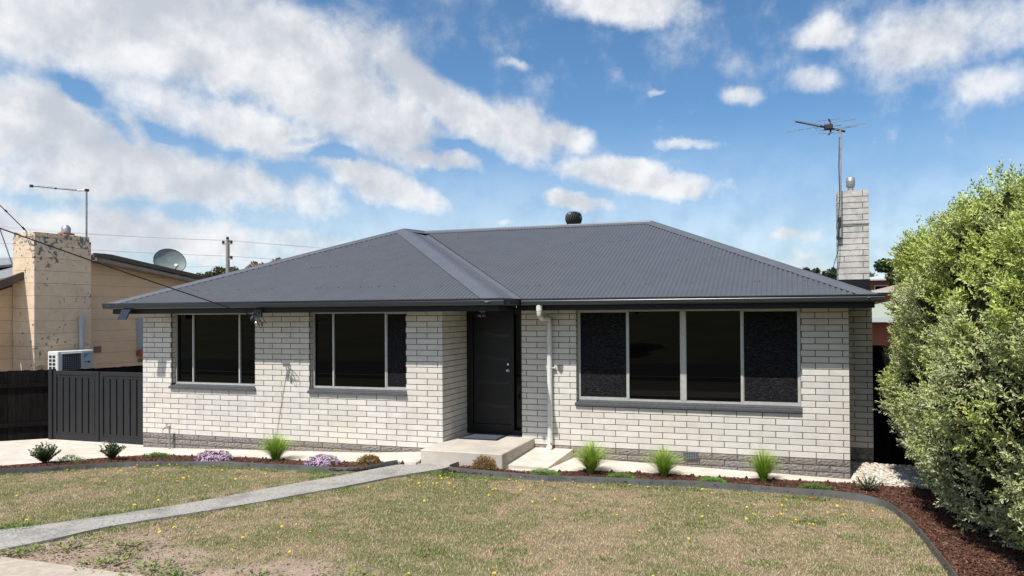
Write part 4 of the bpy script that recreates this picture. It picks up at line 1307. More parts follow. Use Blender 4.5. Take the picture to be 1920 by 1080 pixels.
# ------------------------------------------------------------------ gates and fences
def gate_leaf(x0, x1, label):
    Yg = 10.60; z0 = .045; z1 = 1.46
    g_ = thing('driveway_gate', label, 'gate', ((x0+x1)/2, Yg, 0), 'charcoal driveway gate leaves')
    w = .085
    fr = MB()
    fr.cbox((x0, Yg, z0), (x0+w, Yg+.05, z1), .004); fr.cbox((x1-w, Yg, z0), (x1, Yg+.05, z1), .004)
    fr.cbox((x0+w, Yg+.001, z1-w), (x1-w, Yg+.049, z1), .004); fr.cbox((x0+w, Yg+.001, z0), (x1-w, Yg+.049, z0+w), .004)
    fr.box((x0+w+.0, Yg+.012, z1-w-.055), (x1-w, Yg+.048, z1-w-.002)); fr.box((x0+w, Yg+.012, z0+w+.002), (x1-w, Yg+.048, z0+w+.05))
    fr.box((x1-w-.03, Yg+.013, z0+w+.05), (x1-w-.001, Yg+.047, z1-w-.055))
    part('gate_frame', fr, M['gate'], g_)
    a = x0+w; b = x1-w-.03; n_ = 6; p = (b-a)/n_
    for i in range(n_):
        u = a+i*p; zA, zB = z0+w+.048, z1-w-.053
        prf = [(u, Yg+.050), (u+p*.05, Yg+.050), (u+p*.10, Yg+.016), (u+p*.90, Yg+.016), (u+p*.92, Yg+.050), (u+p, Yg+.050)]
        vs = [(q[0], q[1], zA) for q in prf]+[(q[0], q[1], zB) for q in prf]
        part('gate_panel', MB().add(vs, [(k, k+1, 7+k, 6+k) for k in range(5)]), M['gate'], g_)
    return g_


gate_leaf(-14.78, -13.515, 'left leaf of the charcoal steel driveway gate')
gate_leaf(-13.485, -12.22, 'right leaf of the charcoal steel driveway gate, next to the house wall')
gp = thing('gate_post', 'dark steel post where the driveway gate meets the paling fence', 'post', (-14.86, 10.62, 0))
part('post', MB().cbox((-14.90, 10.58, -.1), (-14.80, 10.68, 1.49), .005), M['gate'], gp)


def paling_fence(a, b, h, label, w=.125, side=1, rails=True, h2=None):
    a = Vector(a); b = Vector(b); d = (b-a); L_ = d.length; t = d.normalized(); nrm = Vector((t.y, -t.x, 0))*side
    f = thing('paling_fence', label, 'fence', tuple(a), 'dark timber fences')
    n_ = int(L_/w)
    proto = MB().box((-w/2+.002, 0, 0), (w/2-.002, .018, 1)).mesh('fence_board'); proto.materials.append(M['fence'])
    for i in range(n_):
        o = bpy.data.objects.new('fence_board', proto); COL.objects.link(o); o.parent = f
        o.location = t*(w*(i+.5))+nrm*random.uniform(-.004, .004)+Vector((0, 0, -.1))
        o.rotation_euler = (0, 0, math.atan2(t.y, t.x))
        hh = h+(0 if h2 is None else (h2-h)*i/n_)
        o.scale = (1, 1, hh+.1+random.uniform(-.008, .008))
    if rails:
        for z in (.30, 1.12):
            p0 = a+nrm*.012; p1 = b+nrm*.012
            Mx = Matrix.Translation(p0+Vector((0, 0, z))) @ Matrix.Rotation(math.atan2(t.y, t.x), 4, 'Z')
            part('fence_rail', MB().box((0, -.04 if side > 0 else .02, 0), (L_, 0 if side > 0 else .06, .075), Mx), M['fence'], f)
    return f


paling_fence((-18.2, 8.13, 0), (-14.95, 10.72, 0), 1.47, 'black timber paling fence with two rails left of the driveway gate')
paling_fence((-14.93, 10.75, 0), (-14.93, 18.5, 0), 1.44, 'black paling fence seen beyond the gate against the cream wall', side=-1, rails=False, h2=1.30)
rf = thing('side_fence', 'black steel panel fence between the chimney wall and the hedge', 'fence', (2.0, 12.45, 0))
for i in range(10):
    u = 1.39+i*.16
    prf = [(u, 12.46), (u+.03, 12.46), (u+.05, 12.43), (u+.13, 12.43), (u+.15, 12.46), (u+.16, 12.46)]
    part('fence_panel', MB().add([(q[0], q[1], 0) for q in prf]+[(q[0], q[1], 1.98) for q in prf], [(k, k+1, 7+k, 6+k) for k in range(5)]), M['fence'], rf)
part('fence_cap', MB().box((1.39, 12.42, 1.98), (3.0, 12.47, 2.02)), M['fence'], rf)

# ------------------------------------------------------------------ neighbour's house
NX = -17.0
nb = thing('neighbour_house', 'cream rendered house with a brown-edged low gable and a flaking chimney', 'house', (-18, 14, 0))
NBO = Vector(nb.location)
def rake_z(y):     # underside of the gable
    return 4.02-(y-13.0)*0.135 if y > 13.0 else 4.02-(13.0-y)*0.42
mbw = MB()
ys = [10.2, 13.0, 22.0]
mbw.prism([(10.2, -.2), (22.0, -.2), (22.0, rake_z(22.0)), (13.0, rake_z(13.0)), (10.2, rake_z(10.2))], NX-.3, NX-.012, 0)
nw = part('wall', mbw, M['ngroove'], nb)
z = -.1; k = 0
while z < 4.0:
    zt = z+.285
    # each course of the rendered blockwork
    def clipc(y0, y1):
        m_ = MB(); step = .5; yy = y0
        pts_b = []; pts_t = []
        while yy < y1+1e-6:
            t_ = min(zt, rake_z(yy)); pts_b.append((yy, min(z, t_))); pts_t.append((yy, t_)); yy += step
        n_ = len(pts_b)
        vs = [(NX, p[0], p[1]) for p in pts_b]+[(NX, p[0], p[1]) for p in pts_t]+[(NX-.02, p[0], p[1]) for p in pts_t]+[(NX-.02, p[0], p[1]) for p in pts_b]
        fs = [(i, i+1, n_+i+1, n_+i) for i in range(n_-1)]+[(n_+i, n_+i+1, 2*n_+i+1, 2*n_+i) for i in range(n_-1)]+[(3*n_+i, 3*n_+i+1, i+1, i) for i in range(n_-1)]
        return m_.add(vs, fs)
    o = clipc(10.2, 22.2).obj('wall_course', M['nwall'], nw); o.location = -(Vector(nw.location)+NBO)
    z = zt+.006; k += 1
# chimney
nc = bpy.data.objects.new('chimney', None); COL.objects.link(nc); nc.parent = nb; nc.location = Vector((-16.6, 11.9, 0))-NBO
cy0, cy1 = 11.27, 12.60
z = -.1; i = 0
while z < 4.40:
    zt = min(z+.285, 4.42)
    part('chimney_block', MB().cbox((-16.98, cy0, z), (-16.30, cy1, zt), .004), M['flaking'], nc)
    z = zt+.004
part('chimney_cap', MB().cbox((-16.97, cy0+.01, 4.425), (-16.31, cy1-.03, 4.54), .01), M['flaking'], nc)
part('flue_base', MB().box((-16.62, 12.02, 4.54), (-16.42, 12.28, 4.60)), M['terracotta'], nc)
part('flue', MB().lathe([(.095, 0), (.095, .13), (.075, .15), (.06, .18), (.03, .195)], (-16.52, 12.15, 4.60), 18), M['galv'], nc)
# gable edge boards and roof
def board(y0, z0, y1, z1, h, x0, x1, mat, nm, parent=nb):
    return part(nm, MB().add([(x0, y0, z0), (x0, y1, z1), (x0, y1, z1-h), (x0, y0, z0-h), (x1, y0, z0), (x1, y1, z1), (x1, y1, z1-h), (x1, y0, z0-h)],
                [(0,1,2,3),(4,7,6,5),(0,4,5,1),(1,5,6,2),(2,6,7,3),(3,7,4,0)]), mat, parent)
board(12.90, 4.19, 13.35, 4.185, .11, -16.58, -16.64, M['nfascia'], 'barge_capping')
board(13.35, 4.185, 22.0, 2.98, .11, -16.58, -16.64, M['nfascia'], 'barge_capping')
board(13.0, 4.085, 22.0, 2.86, .09, -16.62, -16.68, M['nbarge'], 'barge_board')
board(13.0, 4.02, 22.0, 2.80, .02, -16.64, -17.0, M['nbarge'], 'eave_lining')
board(10.3, 3.20, 12.2, 4.03, .19, -16.62, -16.70, M['nfascia'], 'barge_capping')
board(10.3, 3.03, 12.2, 3.86, .02, -16.66, -17.0, M['nbarge'], 'eave_lining')
board(13.2, 4.20, 22.0, 2.99, .03, -16.62, -24.0, M['nroof'], 'roof')
board(10.3, 3.22, 13.2, 4.20, .03, -16.98, -24.0, M['nroof'], 'roof')
# left lower roof of tiles
part('lean_roof', MB().prism([(11.2, 3.75), (14.5, 4.30), (14.5, 4.24), (11.2, 3.69)], -26, -18.2, 0), M['nroof'], nb)
# window with brick sill at right end
nwin = part('window', MB().box((NX+.002, 14.42, 1.66), (NX+.03, 15.4, 2.55)), M['pvcgrey'], nb)
for kk in range(4):
    o = MB().box((NX+.031, 14.46+kk*.10, 1.68), (NX+.045, 14.50+kk*.10, 2.53)).obj('shutter_fold', M['pvcgrey'], nwin); o.location = -(Vector(nwin.location)+NBO)
part('window_sill', MB().box((NX+.002, 14.40, 1.50), (NX+.12, 15.45, 1.64)), M['terracotta'], nb)
for (ya, yb_, za, zb_) in ((13.205, 13.40, 1.66, 1.815), (14.45, 14.62, 1.33, 1.42)):
    part('wall_vent', MB().box((NX+.003, ya, za), (NX+.014, yb_, zb_)), M['ngroove'], nb)
part('waste_pipe', MB().tube([(-16.24, 12.31, 1.4), (-16.24, 12.31, 2.50)], .055, 12).tube([(-16.24, 12.31, 2.42), (-16.24, 12.31, 2.60)], .068, 12), M['pvcgrey'], nb)

# air conditioner
ac = thing('air_conditioner', 'white outdoor air conditioning unit on the neighbour wall above the gate', 'air conditioner', (-16.0, 12.2, 1.1))
AX, AY0, AY1, AZ0, AZ1 = -15.85, 11.47, 12.30, 1.10, 1.80
part('casing', MB().cbox((AX-.32, AY0, AZ0), (AX, AY1, AZ1), .012), M['acwhite'], ac)
part('side_panel', MB().box((AX+.0005, 12.02, AZ0+.01), (AX+.004, AY1-.012, AZ1-.05)), M['acgrey'], ac)
part('fan_recess', MB().box((AX+.0005, AY0+.10, AZ0+.02), (AX+.003, 12.00, AZ1-.07)), M['acdark'], ac)
gr = MB()
for i in range(11): gr.box((AX+.012, AY0+.10+i*.042, AZ0+.02), (AX+.015, AY0+.103+i*.042, AZ1-.07))
for i in range(12): gr.box((AX+.012, AY0+.10, AZ0+.03+i*.048), (AX+.015, 12.00, AZ0+.033+i*.048))
part('fan_grille', gr, M['acgrey'], ac)
fn = MB()
cfan = Vector((AX+.006, 11.80, AZ0+.33))
for r_ in (.10, .17, .24):
    pts = [cfan+Vector((0, r_*.85*math.cos(t), r_*math.sin(t))) for t in [2*PI*i/20 for i in range(21)]]
    fn.tube(pts, .004, 4, False)
part('fan_guard', fn, M['darkmetal'], ac)
part('top_lip', MB().cbox((AX-.005, AY0+.07, AZ1-.062), (AX+.03, 12.02, AZ1-.045), .004), M['acwhite'], ac)
sg = MB()
for i in range(7):
    for j in range(2): sg.box((AX-.27+j*.11, AY0-.004, AZ0+.04+i*.085), (AX-.19+j*.11, AY0-.001, AZ0+.10+i*.085))
part('side_vents', sg, M['acdark'], ac)
mk = MB().add([(AX+.006, 12.06, 1.70), (AX+.006, 12.22, 1.735), (AX+.006, 12.08, 1.60)], [(0,1,2)])
part('maker_mark', mk, M['acblue'], ac)
part('maker_lettering', MB().box((AX+.0055, 12.08, 1.515), (AX+.0065, 12.20, 1.53)).box((AX+.0055, 12.16, 1.50), (AX+.0065, 12.22, 1.54)), M['acdark'], ac)
part('wall_bracket', MB().box((-16.6, AY0-.18, 1.48), (-16.2, AY0+.02, 1.50)), M['galv'], ac)

# satellite dish
sdh = thing('satellite_dish', 'grey-green satellite dish standing on the neighbour gable roof', 'satellite dish', (-17.0, 15.4, 3.8))
axis = Vector((0.75, -0.42, 0.36)).normalized()
sx_ = axis.cross(Vector((0, 0, 1))).normalized(); sz_ = sx_.cross(axis).normalized()
cD = Vector((-17.0, 15.45, 4.12)); dm_ = MB(); vs = []; fs = []; nr, na = 7, 28
for side_ in (0, 1):
    base = len(vs)
    for i in range(nr+1):
        r_ = i/nr
        for k in range(na):
            t = 2*PI*k/na
            vs.append(cD+sx_*(.41*r_*math.cos(t))+sz_*(.40*r_*math.sin(t))+axis*(.10*r_*r_-.012*side_))
    for i in range(nr):
        for k in range(na): fs.append((base+i*na+k, base+i*na+(k+1) % na, base+(i+1)*na+(k+1) % na, base+(i+1)*na+k))
dm_.add(vs, fs, True)
part('dish', dm_, M['dish'], sdh)
part('dish_rim', MB().tube([cD+sx_*(.412*math.cos(t))+sz_*(.402*math.sin(t))+axis*.10 for t in [2*PI*i/28 for i in range(29)]], .010, 5, False), M['darkmetal'], sdh)
tip = cD+axis*.42-sz_*.30-sx_*.10
part('feed_arm', MB().tube([cD-sz_*.40+axis*.08, tip], .012, 6), M['darkmetal'], sdh)
part('feed_horn', MB().tube([tip, tip+(cD-tip).normalized()*.12], [.035, .045], 10), M['acwhite'], sdh)
part('dish_stand', MB().tube([cD-axis*.02, cD-axis*.12-sz_*.2, (-17.1, 15.5, 3.62)], .02, 6).tube([cD-sz_*.15-axis*.05, (-17.1, 16.3, 3.66)], .014, 6).tube([cD-sz_*.3, (-16.95, 15.2, 3.75)], .012, 6), M['darkmetal'], sdh)
# neighbour antenna mast
nm_ = thing('antenna_mast', 'thin mast with a long horizontal antenna boom beside the cream chimney', 'antenna', (-16.9, 13.0, 4.1))
part('mast', MB().tube([(-16.95, 12.98, 4.0), (-16.95, 12.98, 5.80)], .022, 8), M['galv'], nm_)
part('boom', MB().tube([(-17.15, 12.92, 5.79), (-17.15, 11.80, 5.71)], .014, 6).tube([(-16.95, 13.02, 5.80), (-17.15, 12.9, 5.79)], .022, 6), M['antenna'], nm_)
part('boom_end', MB().box((-17.18, 11.77, 5.68), (-17.12, 11.82, 5.74)).box((-17.17, 12.34, 5.73), (-17.13, 12.37, 5.77)).box((-16.98, 12.95, 5.77), (-16.92, 13.03, 5.83)), M['darkmetal'], nm_)
for yy in (11.95, 12.15, 12.55, 12.75):
    m_ = MB(); rod(m_, (-17.35, yy, 5.725+(yy-11.8)*.07), (-16.95, yy, 5.725+(yy-11.8)*.07), .004); part('antenna_element', m_, M['antenna'], nm_)
lm = thing('guy_wire', 'thin grey stay wire slanting down to the roof at the far left', 'wire', (-18, 11.95, 3.85))
part('wire', MB().tube([(-18.0, 11.55, 5.05), (-18.0, 11.95, 3.84)], .012, 5), M['wire'], lm)
nwr = thing('overhead_wire', 'dark wire with clamps descending to the top of the cream chimney', 'wire', (-16.6, 11.35, 4.53))
part('wire', MB().tube([(-16.6, 10.0, 5.83), (-16.6, 10.76, 5.068), (-16.6, 11.336, 4.529)], .010, 6), M['cable'], nwr)
part('wire_clamp', MB().tube([(-16.6, 10.86, 4.98), (-16.6, 10.90, 4.94)], .018, 6).tube([(-16.6, 11.22, 4.64), (-16.6, 11.27, 4.59)], .02, 6), M['cable'], nwr)

# ------------------------------------------------------------------ power pole and lines
pp = thing('power_pole', 'grey timber power pole beyond the roofs with insulators on top', 'power pole', (-43.43, 45, -3))
part('pole', MB().tube([(-43.43, 45, -3), (-43.42, 45, 8.75)], [.20, .14], 10), M['wood_pole'], pp)
part('crossarm', MB().box((-43.95, 44.94, 8.34), (-42.98, 45.04, 8.44)), M['wood_pole'], pp)
part('crossarm', MB().box((-43.6, 44.94, 7.10), (-42.95, 45.04, 7.18)), M['wood_pole'], pp)
for xx, zz in ((-43.85, 8.44), (-43.42, 8.75), (-43.05, 8.44), (-43.05, 7.18), (-43.45, 7.25)):
    part('insulator', MB().lathe([(.06, 0), (.11, .06), (.11, .16), (.05, .22)], (xx, 44.98, zz), 8), M['darkmetal'], pp)
def pline(pts, r, label):
    o = thing('power_line', label, 'power line', pts[0], 'power lines behind the houses')
    P_ = []
    for a, b in zip(pts[:-1], pts[1:]):
        a = Vector(a); b = Vector(b)
        for i in range(12):
            t = i/12; p = a.lerp(b, t); p.z -= .9*4*t*(1-t)*(b-a).length/100
            P_.append(p)
    P_.append(Vector(pts[-1]))
    part('wire', MB().tube(P_, r, 4), M['wire'], o)
pline([(-90, 48, 13.6), (-43.85, 44.98, 8.66), (-10, 60, 7.0)], .008, 'topmost pair member of thin wires running to the top of the power pole')
pline([(-90, 48, 13.3), (-43.05, 44.98, 8.66), (-8, 62, 6.6)], .008, 'second thin wire just below the topmost at the power pole head')
pline([(-90, 46, 11.7), (-43.05, 44.98, 7.36), (-10, 55, 5.8)], .014, 'thicker single wire meeting the power pole below its head')
pline([(-90, 52, 8.7), (-43.45, 44.98, 6.6)], .010, 'faint low wire reaching the power pole near the tree tops')

# ------------------------------------------------------------------ leaves
def leaf_verts(n, P_, T, N_, Lg, Wd, curl=0.15):
    """n leaves: base P, along T, normal N. 8 verts (6 rim + 2 rib), 8 tris. returns V, F"""
    S = np.cross(T, N_)
    def at(a, b, c): return P_+T*(Lg*a)[:, None]+S*(Wd*b)[:, None]+N_*(Lg*c)[:, None]
    V = np.stack([at(0, 0, 0), at(.32, .5, .05), at(.70, .40, .02), at(1.0, 0, -curl), at(.70, -.40, .02), at(.32, -.5, .05), at(.33, 0, -.03), at(.70, 0, -.05)], 1)
    tri = np.array([(0,1,6),(1,2,6),(2,7,6),(2,3,7),(3,4,7),(4,5,6),(4,6,7),(5,0,6)])
    F = (np.arange(n)[:, None, None]*8+tri[None]).reshape(-1, 3)
    return V.reshape(-1, 3), F


def norm(a): return a/np.maximum(np.linalg.norm(a, axis=-1, keepdims=True), 1e-9)


# ------------------------------------------------------------------ hedge
hedge = thing('hedge', 'tall clipped variegated green and cream hedge at the right edge', 'hedge', (2.7, 7.4, 0))
HC = np.array([2.96, 7.60, 1.97]); HR = np.array([1.42, 4.55, 2.14]); HN = 3.4


def hedge_surf(d):
    """point on the hedge skin in direction d (n,3) and its outward normal"""
    k = (np.abs(d[:, 0])**HN+np.abs(d[:, 1])**HN+np.abs(d[:, 2])**HN)**(-1/HN)
    q = d*k[:, None]
    p = HC+q*HR
    nrm = norm(np.sign(q)*np.abs(q)**(HN-1)/HR)
    # lean: nearer parts stand a little further right
    p[:, 0] += np.clip(9.5-p[:, 1], -3, 6)*.075
    p[:, 0] += np.clip(p[:, 2]-2.5, 0, 3)*.10
    p[:, 2] -= np.clip(p[:, 1]-10.8, 0, 2)*.10
    p[:, 2] -= np.clip(9.6-p[:, 1], 0, 6)*.085*np.clip(p[:, 2]/4, 0, 1)
    p[:, 0] += np.clip(1.5-p[:, 2], 0, 1.5)*.26
    b = (vnoise(p[:, 1]+p[:, 0]*.7, p[:, 2], 1.5, 61, 3)-.5)*.62+(vnoise(p[:, 1], p[:, 2]+p[:, 0], 4.2, 62, 2)-.5)*.26
    return p+nrm*b[:, None], nrm


NS = 17500
# sample more on the visible face: mix of directions
d = RNG.normal(size=(NS*3, 3)); d[:, 1] *= 1.0
d = norm(d)
# even out on a box-like shape: sample box faces instead
def box_dirs(n):
    f = RNG.choice(5, n, p=[.56, .12, .20, .06, .06]); a = RNG.uniform(-1, 1, n); b = RNG.uniform(-1, 1, n); o = np.ones(n)
    D_ = np.empty((n, 3))
    for k, (x_, y_, z_) in enumerate(((-o, a, b), (a, -o, b), (a, b, o), (a, o, b), (o, a, b))):
        m_ = f == k; D_[m_] = np.stack([x_, y_, z_], 1)[m_]
    return D_
p, nrm = hedge_surf(box_dirs(NS))
k = (p[:, 2] > .15) & (p[:, 1] > 3.6)
p = p[k]; nrm = nrm[k]; NS = len(p)
# darker hollows: drop sprigs in some patches
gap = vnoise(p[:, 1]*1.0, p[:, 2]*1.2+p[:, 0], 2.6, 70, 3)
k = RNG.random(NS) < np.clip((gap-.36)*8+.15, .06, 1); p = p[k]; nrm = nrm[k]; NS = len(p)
up = np.array([0, 0, 1.0])
sd_ = norm(nrm*RNG.uniform(.5, 1.0, (NS, 1))+up*RNG.uniform(.25, 1.0, (NS, 1))+RNG.normal(0, .28, (NS, 3)))
SL = RNG.uniform(.10, .21, NS)
topk = (nrm[:, 2] > .55) & (RNG.random(NS) < .20)
SL[topk] *= RNG.uniform(1.2, 2.2, topk.sum()); sd_[topk] = norm(sd_[topk]*.35+up*1.0)
inset = RNG.uniform(-.16, .02, NS)
base = p+nrm*inset[:, None]
NL = 11
tone_s = RNG.uniform(.8, 1.15, NS); young = np.clip(vnoise(p[:, 1]+3, p[:, 2]*1.3, 2.0, 77, 3)*2.2-.70+(p[:, 2]-1.6)*.26, 0, 1)
Ps = []; Ts = []; Ns = []; Ls = []; Ws = []; Tn = []; Yg_ = []
side0 = norm(np.cross(sd_, RNG.normal(size=(NS, 3))))
for j in range(NL):
    t = (j+.5)/NL; ang = j*2.4+RNG.normal(0, .25, NS)
    s2 = np.cross(sd_, side0)
    rad = side0*np.cos(ang)[:, None]+s2*np.sin(ang)[:, None]
    T = norm(rad*(.95-.45*t)+sd_*(.35+.7*t)+RNG.normal(0, .16, (NS, 3)))
    Nn = norm(np.cross(np.cross(T, sd_), T)+RNG.normal(0, .25, (NS, 3)))
    Ps.append(base+sd_*(SL*t)[:, None]); Ts.append(T); Ns.append(Nn)
    Ls.append(RNG.uniform(.032, .064, NS)*(1.0-.35*max(0, t-.7)/.3)); Ws.append(Ls[-1]*RNG.uniform(.36, .46, NS)); Tn.append(tone_s); Yg_.append(young)
P_ = np.concatenate(Ps); T = np.concatenate(Ts); Nn = np.concatenate(Ns); Lg = np.concatenate(Ls); Wd = np.concatenate(Ws); tone = np.concatenate(Tn); yg = np.concatenate(Yg_)
Nn = norm(Nn-T*np.sum(Nn*T, 1)[:, None])


def leaf_cols(n, tone, yg):
    rim = np.array([.76, .77, .46])*(1-yg)[:, None]+np.array([.66, .72, .20])*yg[:, None]
    mid = np.array([.085, .130, .050])*(1-yg)[:, None]+np.array([.20, .28, .045])*yg[:, None]
    j = RNG.uniform(.78, 1.2, (n, 1))*tone[:, None]
    plain = (RNG.random(n) < .12)[:, None]
    rim = np.where(plain, mid*1.25, rim)
    C = np.empty((n, 8, 3)); C[:] = (rim*j)[:, None, :]
    C[:, 6:] = (mid*j)[:, None, :]
    return C.reshape(-1, 3)


nL_ = len(P_)
dist = np.linalg.norm(P_-np.array([0, 0, 2.614]), axis=1)
# the 260 nearest leaves towards the camera that face it are single parts
score = dist+RNG.uniform(0, .9, nL_)+(np.abs(P_[:, 2]-2.0)*.08)
order = np.argsort(score)
vis_k = [i for i in order[:5000] if P_[i, 0] < P_[i, 1]/3.44 and P_[i, 1] > 4.5][:280]
mask = np.ones(nL_, bool); mask[vis_k] = False
cols_all = leaf_cols(nL_, tone, yg)
V, F = leaf_verts(mask.sum(), P_[mask], T[mask], Nn[mask], Lg[mask], Wd[mask])
cm = cols_all.reshape(nL_, 8, 3)[mask].reshape(-1, 3)
part('foliage', np_mesh('foliage', V, F, M['leaf'], cm), None, hedge)['kind'] = 'stuff'
for i in vis_k:
    v, f = leaf_verts(1, P_[i:i+1]*0, T[i:i+1], Nn[i:i+1], Lg[i:i+1]*1.1, Wd[i:i+1]*1.1)
    o = link('leaf', np_mesh('leaf', v, f, M['leaf'], cols_all.reshape(nL_, 8, 3)[i]), None, hedge)
    o.location = Vector(P_[i])-Vector(hedge.location)
# stems of the sprigs
q = RNG.choice(NS, 5200, replace=False)
a = base[q]-sd_[q]*.10; b = base[q]+sd_[q]*(SL[q]*.98)[:, None]
s = norm(np.cross(sd_[q], RNG.normal(size=(len(q), 3)))); w2 = np.cross(sd_[q], s)
r_ = .0022
V = np.stack([a+s*r_*1.6, a-s*r_*.8+w2*r_, a-s*r_*.8-w2*r_, b+s*r_*.6, b-s*r_*.3+w2*r_*.5, b-s*r_*.3-w2*r_*.5], 1).reshape(-1, 3)
tri = np.array([(0,1,4,3),(1,2,5,4),(2,0,3,5)])
F = (np.arange(len(q))[:, None, None]*6+tri[None]).reshape(-1, 4)
part('twigs', np_mesh('twigs', V, F, M['bark']), None, hedge)['kind'] = 'stuff'
# dark shell added inside the hedge to block light behind the leaves
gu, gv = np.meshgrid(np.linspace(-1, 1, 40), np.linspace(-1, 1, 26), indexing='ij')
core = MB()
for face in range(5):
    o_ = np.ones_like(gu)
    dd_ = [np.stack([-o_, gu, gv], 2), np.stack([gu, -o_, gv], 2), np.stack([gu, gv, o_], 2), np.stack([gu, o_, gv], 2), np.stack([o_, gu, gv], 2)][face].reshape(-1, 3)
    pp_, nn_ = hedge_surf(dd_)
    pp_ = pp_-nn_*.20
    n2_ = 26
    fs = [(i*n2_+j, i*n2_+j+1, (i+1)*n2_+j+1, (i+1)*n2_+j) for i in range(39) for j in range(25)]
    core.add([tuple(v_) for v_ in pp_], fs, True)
part('light_block_core', core, M['core'], hedge)
for (yy, lean) in ((5.0, .1), (6.6, -.1), (8.2, .12), (9.8, .0), (11.0, .1)):
    part('trunk', MB().tube([(2.6, yy, -.1), (2.6+lean, yy+.05, .8), (2.5, yy-.05, 1.8), (2.6, yy, 3.0)], [.07, .06, .045, .02], 8), M['bark'], hedge)
for i in range(26):
    y0_ = random.uniform(4.8, 11); z0_ = random.uniform(1.2, 3.6)
    d_ = np.array([[-1, (y0_-7.55)/4.35, (z0_-1.95)/2.08]]); e_, _ = hedge_surf(d_)
    part('branch', MB().tube([(2.5, y0_, z0_-.6), tuple(e_[0]*.5+np.array([2.5, y0_, z0_-.4])*.5), tuple(e_[0]+np.array([-.02, 0, .05]))], [.02, .012, .005], 6), M['bark'], hedge)

# ------------------------------------------------------------------ lawn grass
PATHP0 = PATH_L+PATH_R[::-1]
def grass_patch(name, poly, n, label, lo=.008, hi=.019):
    xs = [p[0] for p in poly]; ys = [p[1] for p in poly]
    x = RNG.uniform(min(xs), max(xs), n*2); y = RNG.uniform(min(ys), max(ys), n*2)
    k = in_poly(x, y, poly); x = x[k]; y = y[k]
    # more blades near the camera
    k = RNG.random(len(x)) < np.clip(1.15-(np.hypot(x, y)-5)/14, .45, 1); x = x[k][:n]; y = y[k][:n]
    c, g_, dts = lawn_color(x, y)
    k = RNG.random(len(x)) > dts*.93; x = x[k]; y = y[k]; c = c[k]; g_ = g_[k]
    n_ = len(x)
    clump = vnoise(x, y, 5.5, 88, 2)
    h = RNG.uniform(lo, hi, n_)*(.65+.9*clump)*(1+.35*g_)
    lean = RNG.uniform(.3, 1.25, n_); yaw = RNG.uniform(0, 2*PI, n_)
    w = RNG.uniform(.0016, .0032, n_)
    dx = np.cos(yaw)*h*lean; dy = np.sin(yaw)*h*lean
    z0_ = Lz(x, y)+.002
    wa = yaw+PI/2; wx = np.cos(wa)*w; wy = np.sin(wa)*w
    V = np.stack([np.stack([x-wx, y-wy, z0_], 1), np.stack([x+wx, y+wy, z0_], 1), np.stack([x+dx, y+dy, z0_+h], 1)], 1).reshape(-1, 3)
    F = np.arange(n_*3).reshape(-1, 3)
    # each blade: straw or green
    pick = RNG.random(n_) < (.12+.62*g_)
    strawc = np.array([[.56, .44, .30], [.44, .33, .225], [.66, .55, .39], [.33, .24, .17]])[RNG.integers(0, 4, n_)]
    greenc = np.array([[.21, .27, .085], [.26, .31, .11], [.15, .21, .07], [.34, .35, .15]])[RNG.integers(0, 4, n_)]
    cc = np.where(pick[:, None], greenc, strawc)*RNG.uniform(.75, 1.2, (n_, 1))
    tag(link(name, np_mesh(name, V, F, M['grass'], np.repeat(cc, 3, 0)), None), label, 'grass', kind='stuff')


grass_patch('grass', LAWN_R, 330000, 'dry straw and green lawn grass between the path and the hedge')
grass_patch('grass', LAWN_L, 130000, 'dry patchy lawn grass left of the path')


def tufts(pts, nb_, r, hgt, colr, name='grass', label='green grass tufts fringing the edging, path and bare soil'):
    xs, ys, hs, cs = [], [], [], []
    for (x_, y_, s_) in pts:
        n_ = int(nb_*s_)
        a = RNG.uniform(0, 2*PI, n_); rr = r*np.sqrt(RNG.random(n_))*s_
        xs.append(x_+rr*np.cos(a)*1.3); ys.append(y_+rr*np.sin(a)*.8); hs.append(np.full(n_, hgt*s_))
    x = np.concatenate(xs); y = np.concatenate(ys); h = np.concatenate(hs)*RNG.uniform(.5, 1.2, len(x))
    n_ = len(x); yaw = RNG.uniform(0, 2*PI, n_); lean = RNG.uniform(.2, 1.1, n_); w = RNG.uniform(.002, .0042, n_)
    dx = np.cos(yaw)*h*lean; dy = np.sin(yaw)*h*lean; wx = -np.sin(yaw)*w; wy = np.cos(yaw)*w; z0_ = Lz(x, y)
    V = np.stack([np.stack([x-wx, y-wy, z0_], 1), np.stack([x+wx, y+wy, z0_], 1), np.stack([x+dx*.45+wx, y+dy*.45+wy, z0_+h*.7], 1), np.stack([x+dx, y+dy, z0_+h], 1)], 1).reshape(-1, 3)
    b_ = np.arange(n_)[:, None]*4
    F = np.concatenate([b_+np.array((0,1,2)), b_+np.array((0,2,3))], 0)
    cc = np.array(colr)[RNG.integers(0, len(colr), n_)]*RNG.uniform(.7, 1.25, (n_, 1))
    tag(link(name, np_mesh(name, V, F, M['grass'], np.repeat(cc, 4, 0)), None), label, 'grass', kind='stuff')


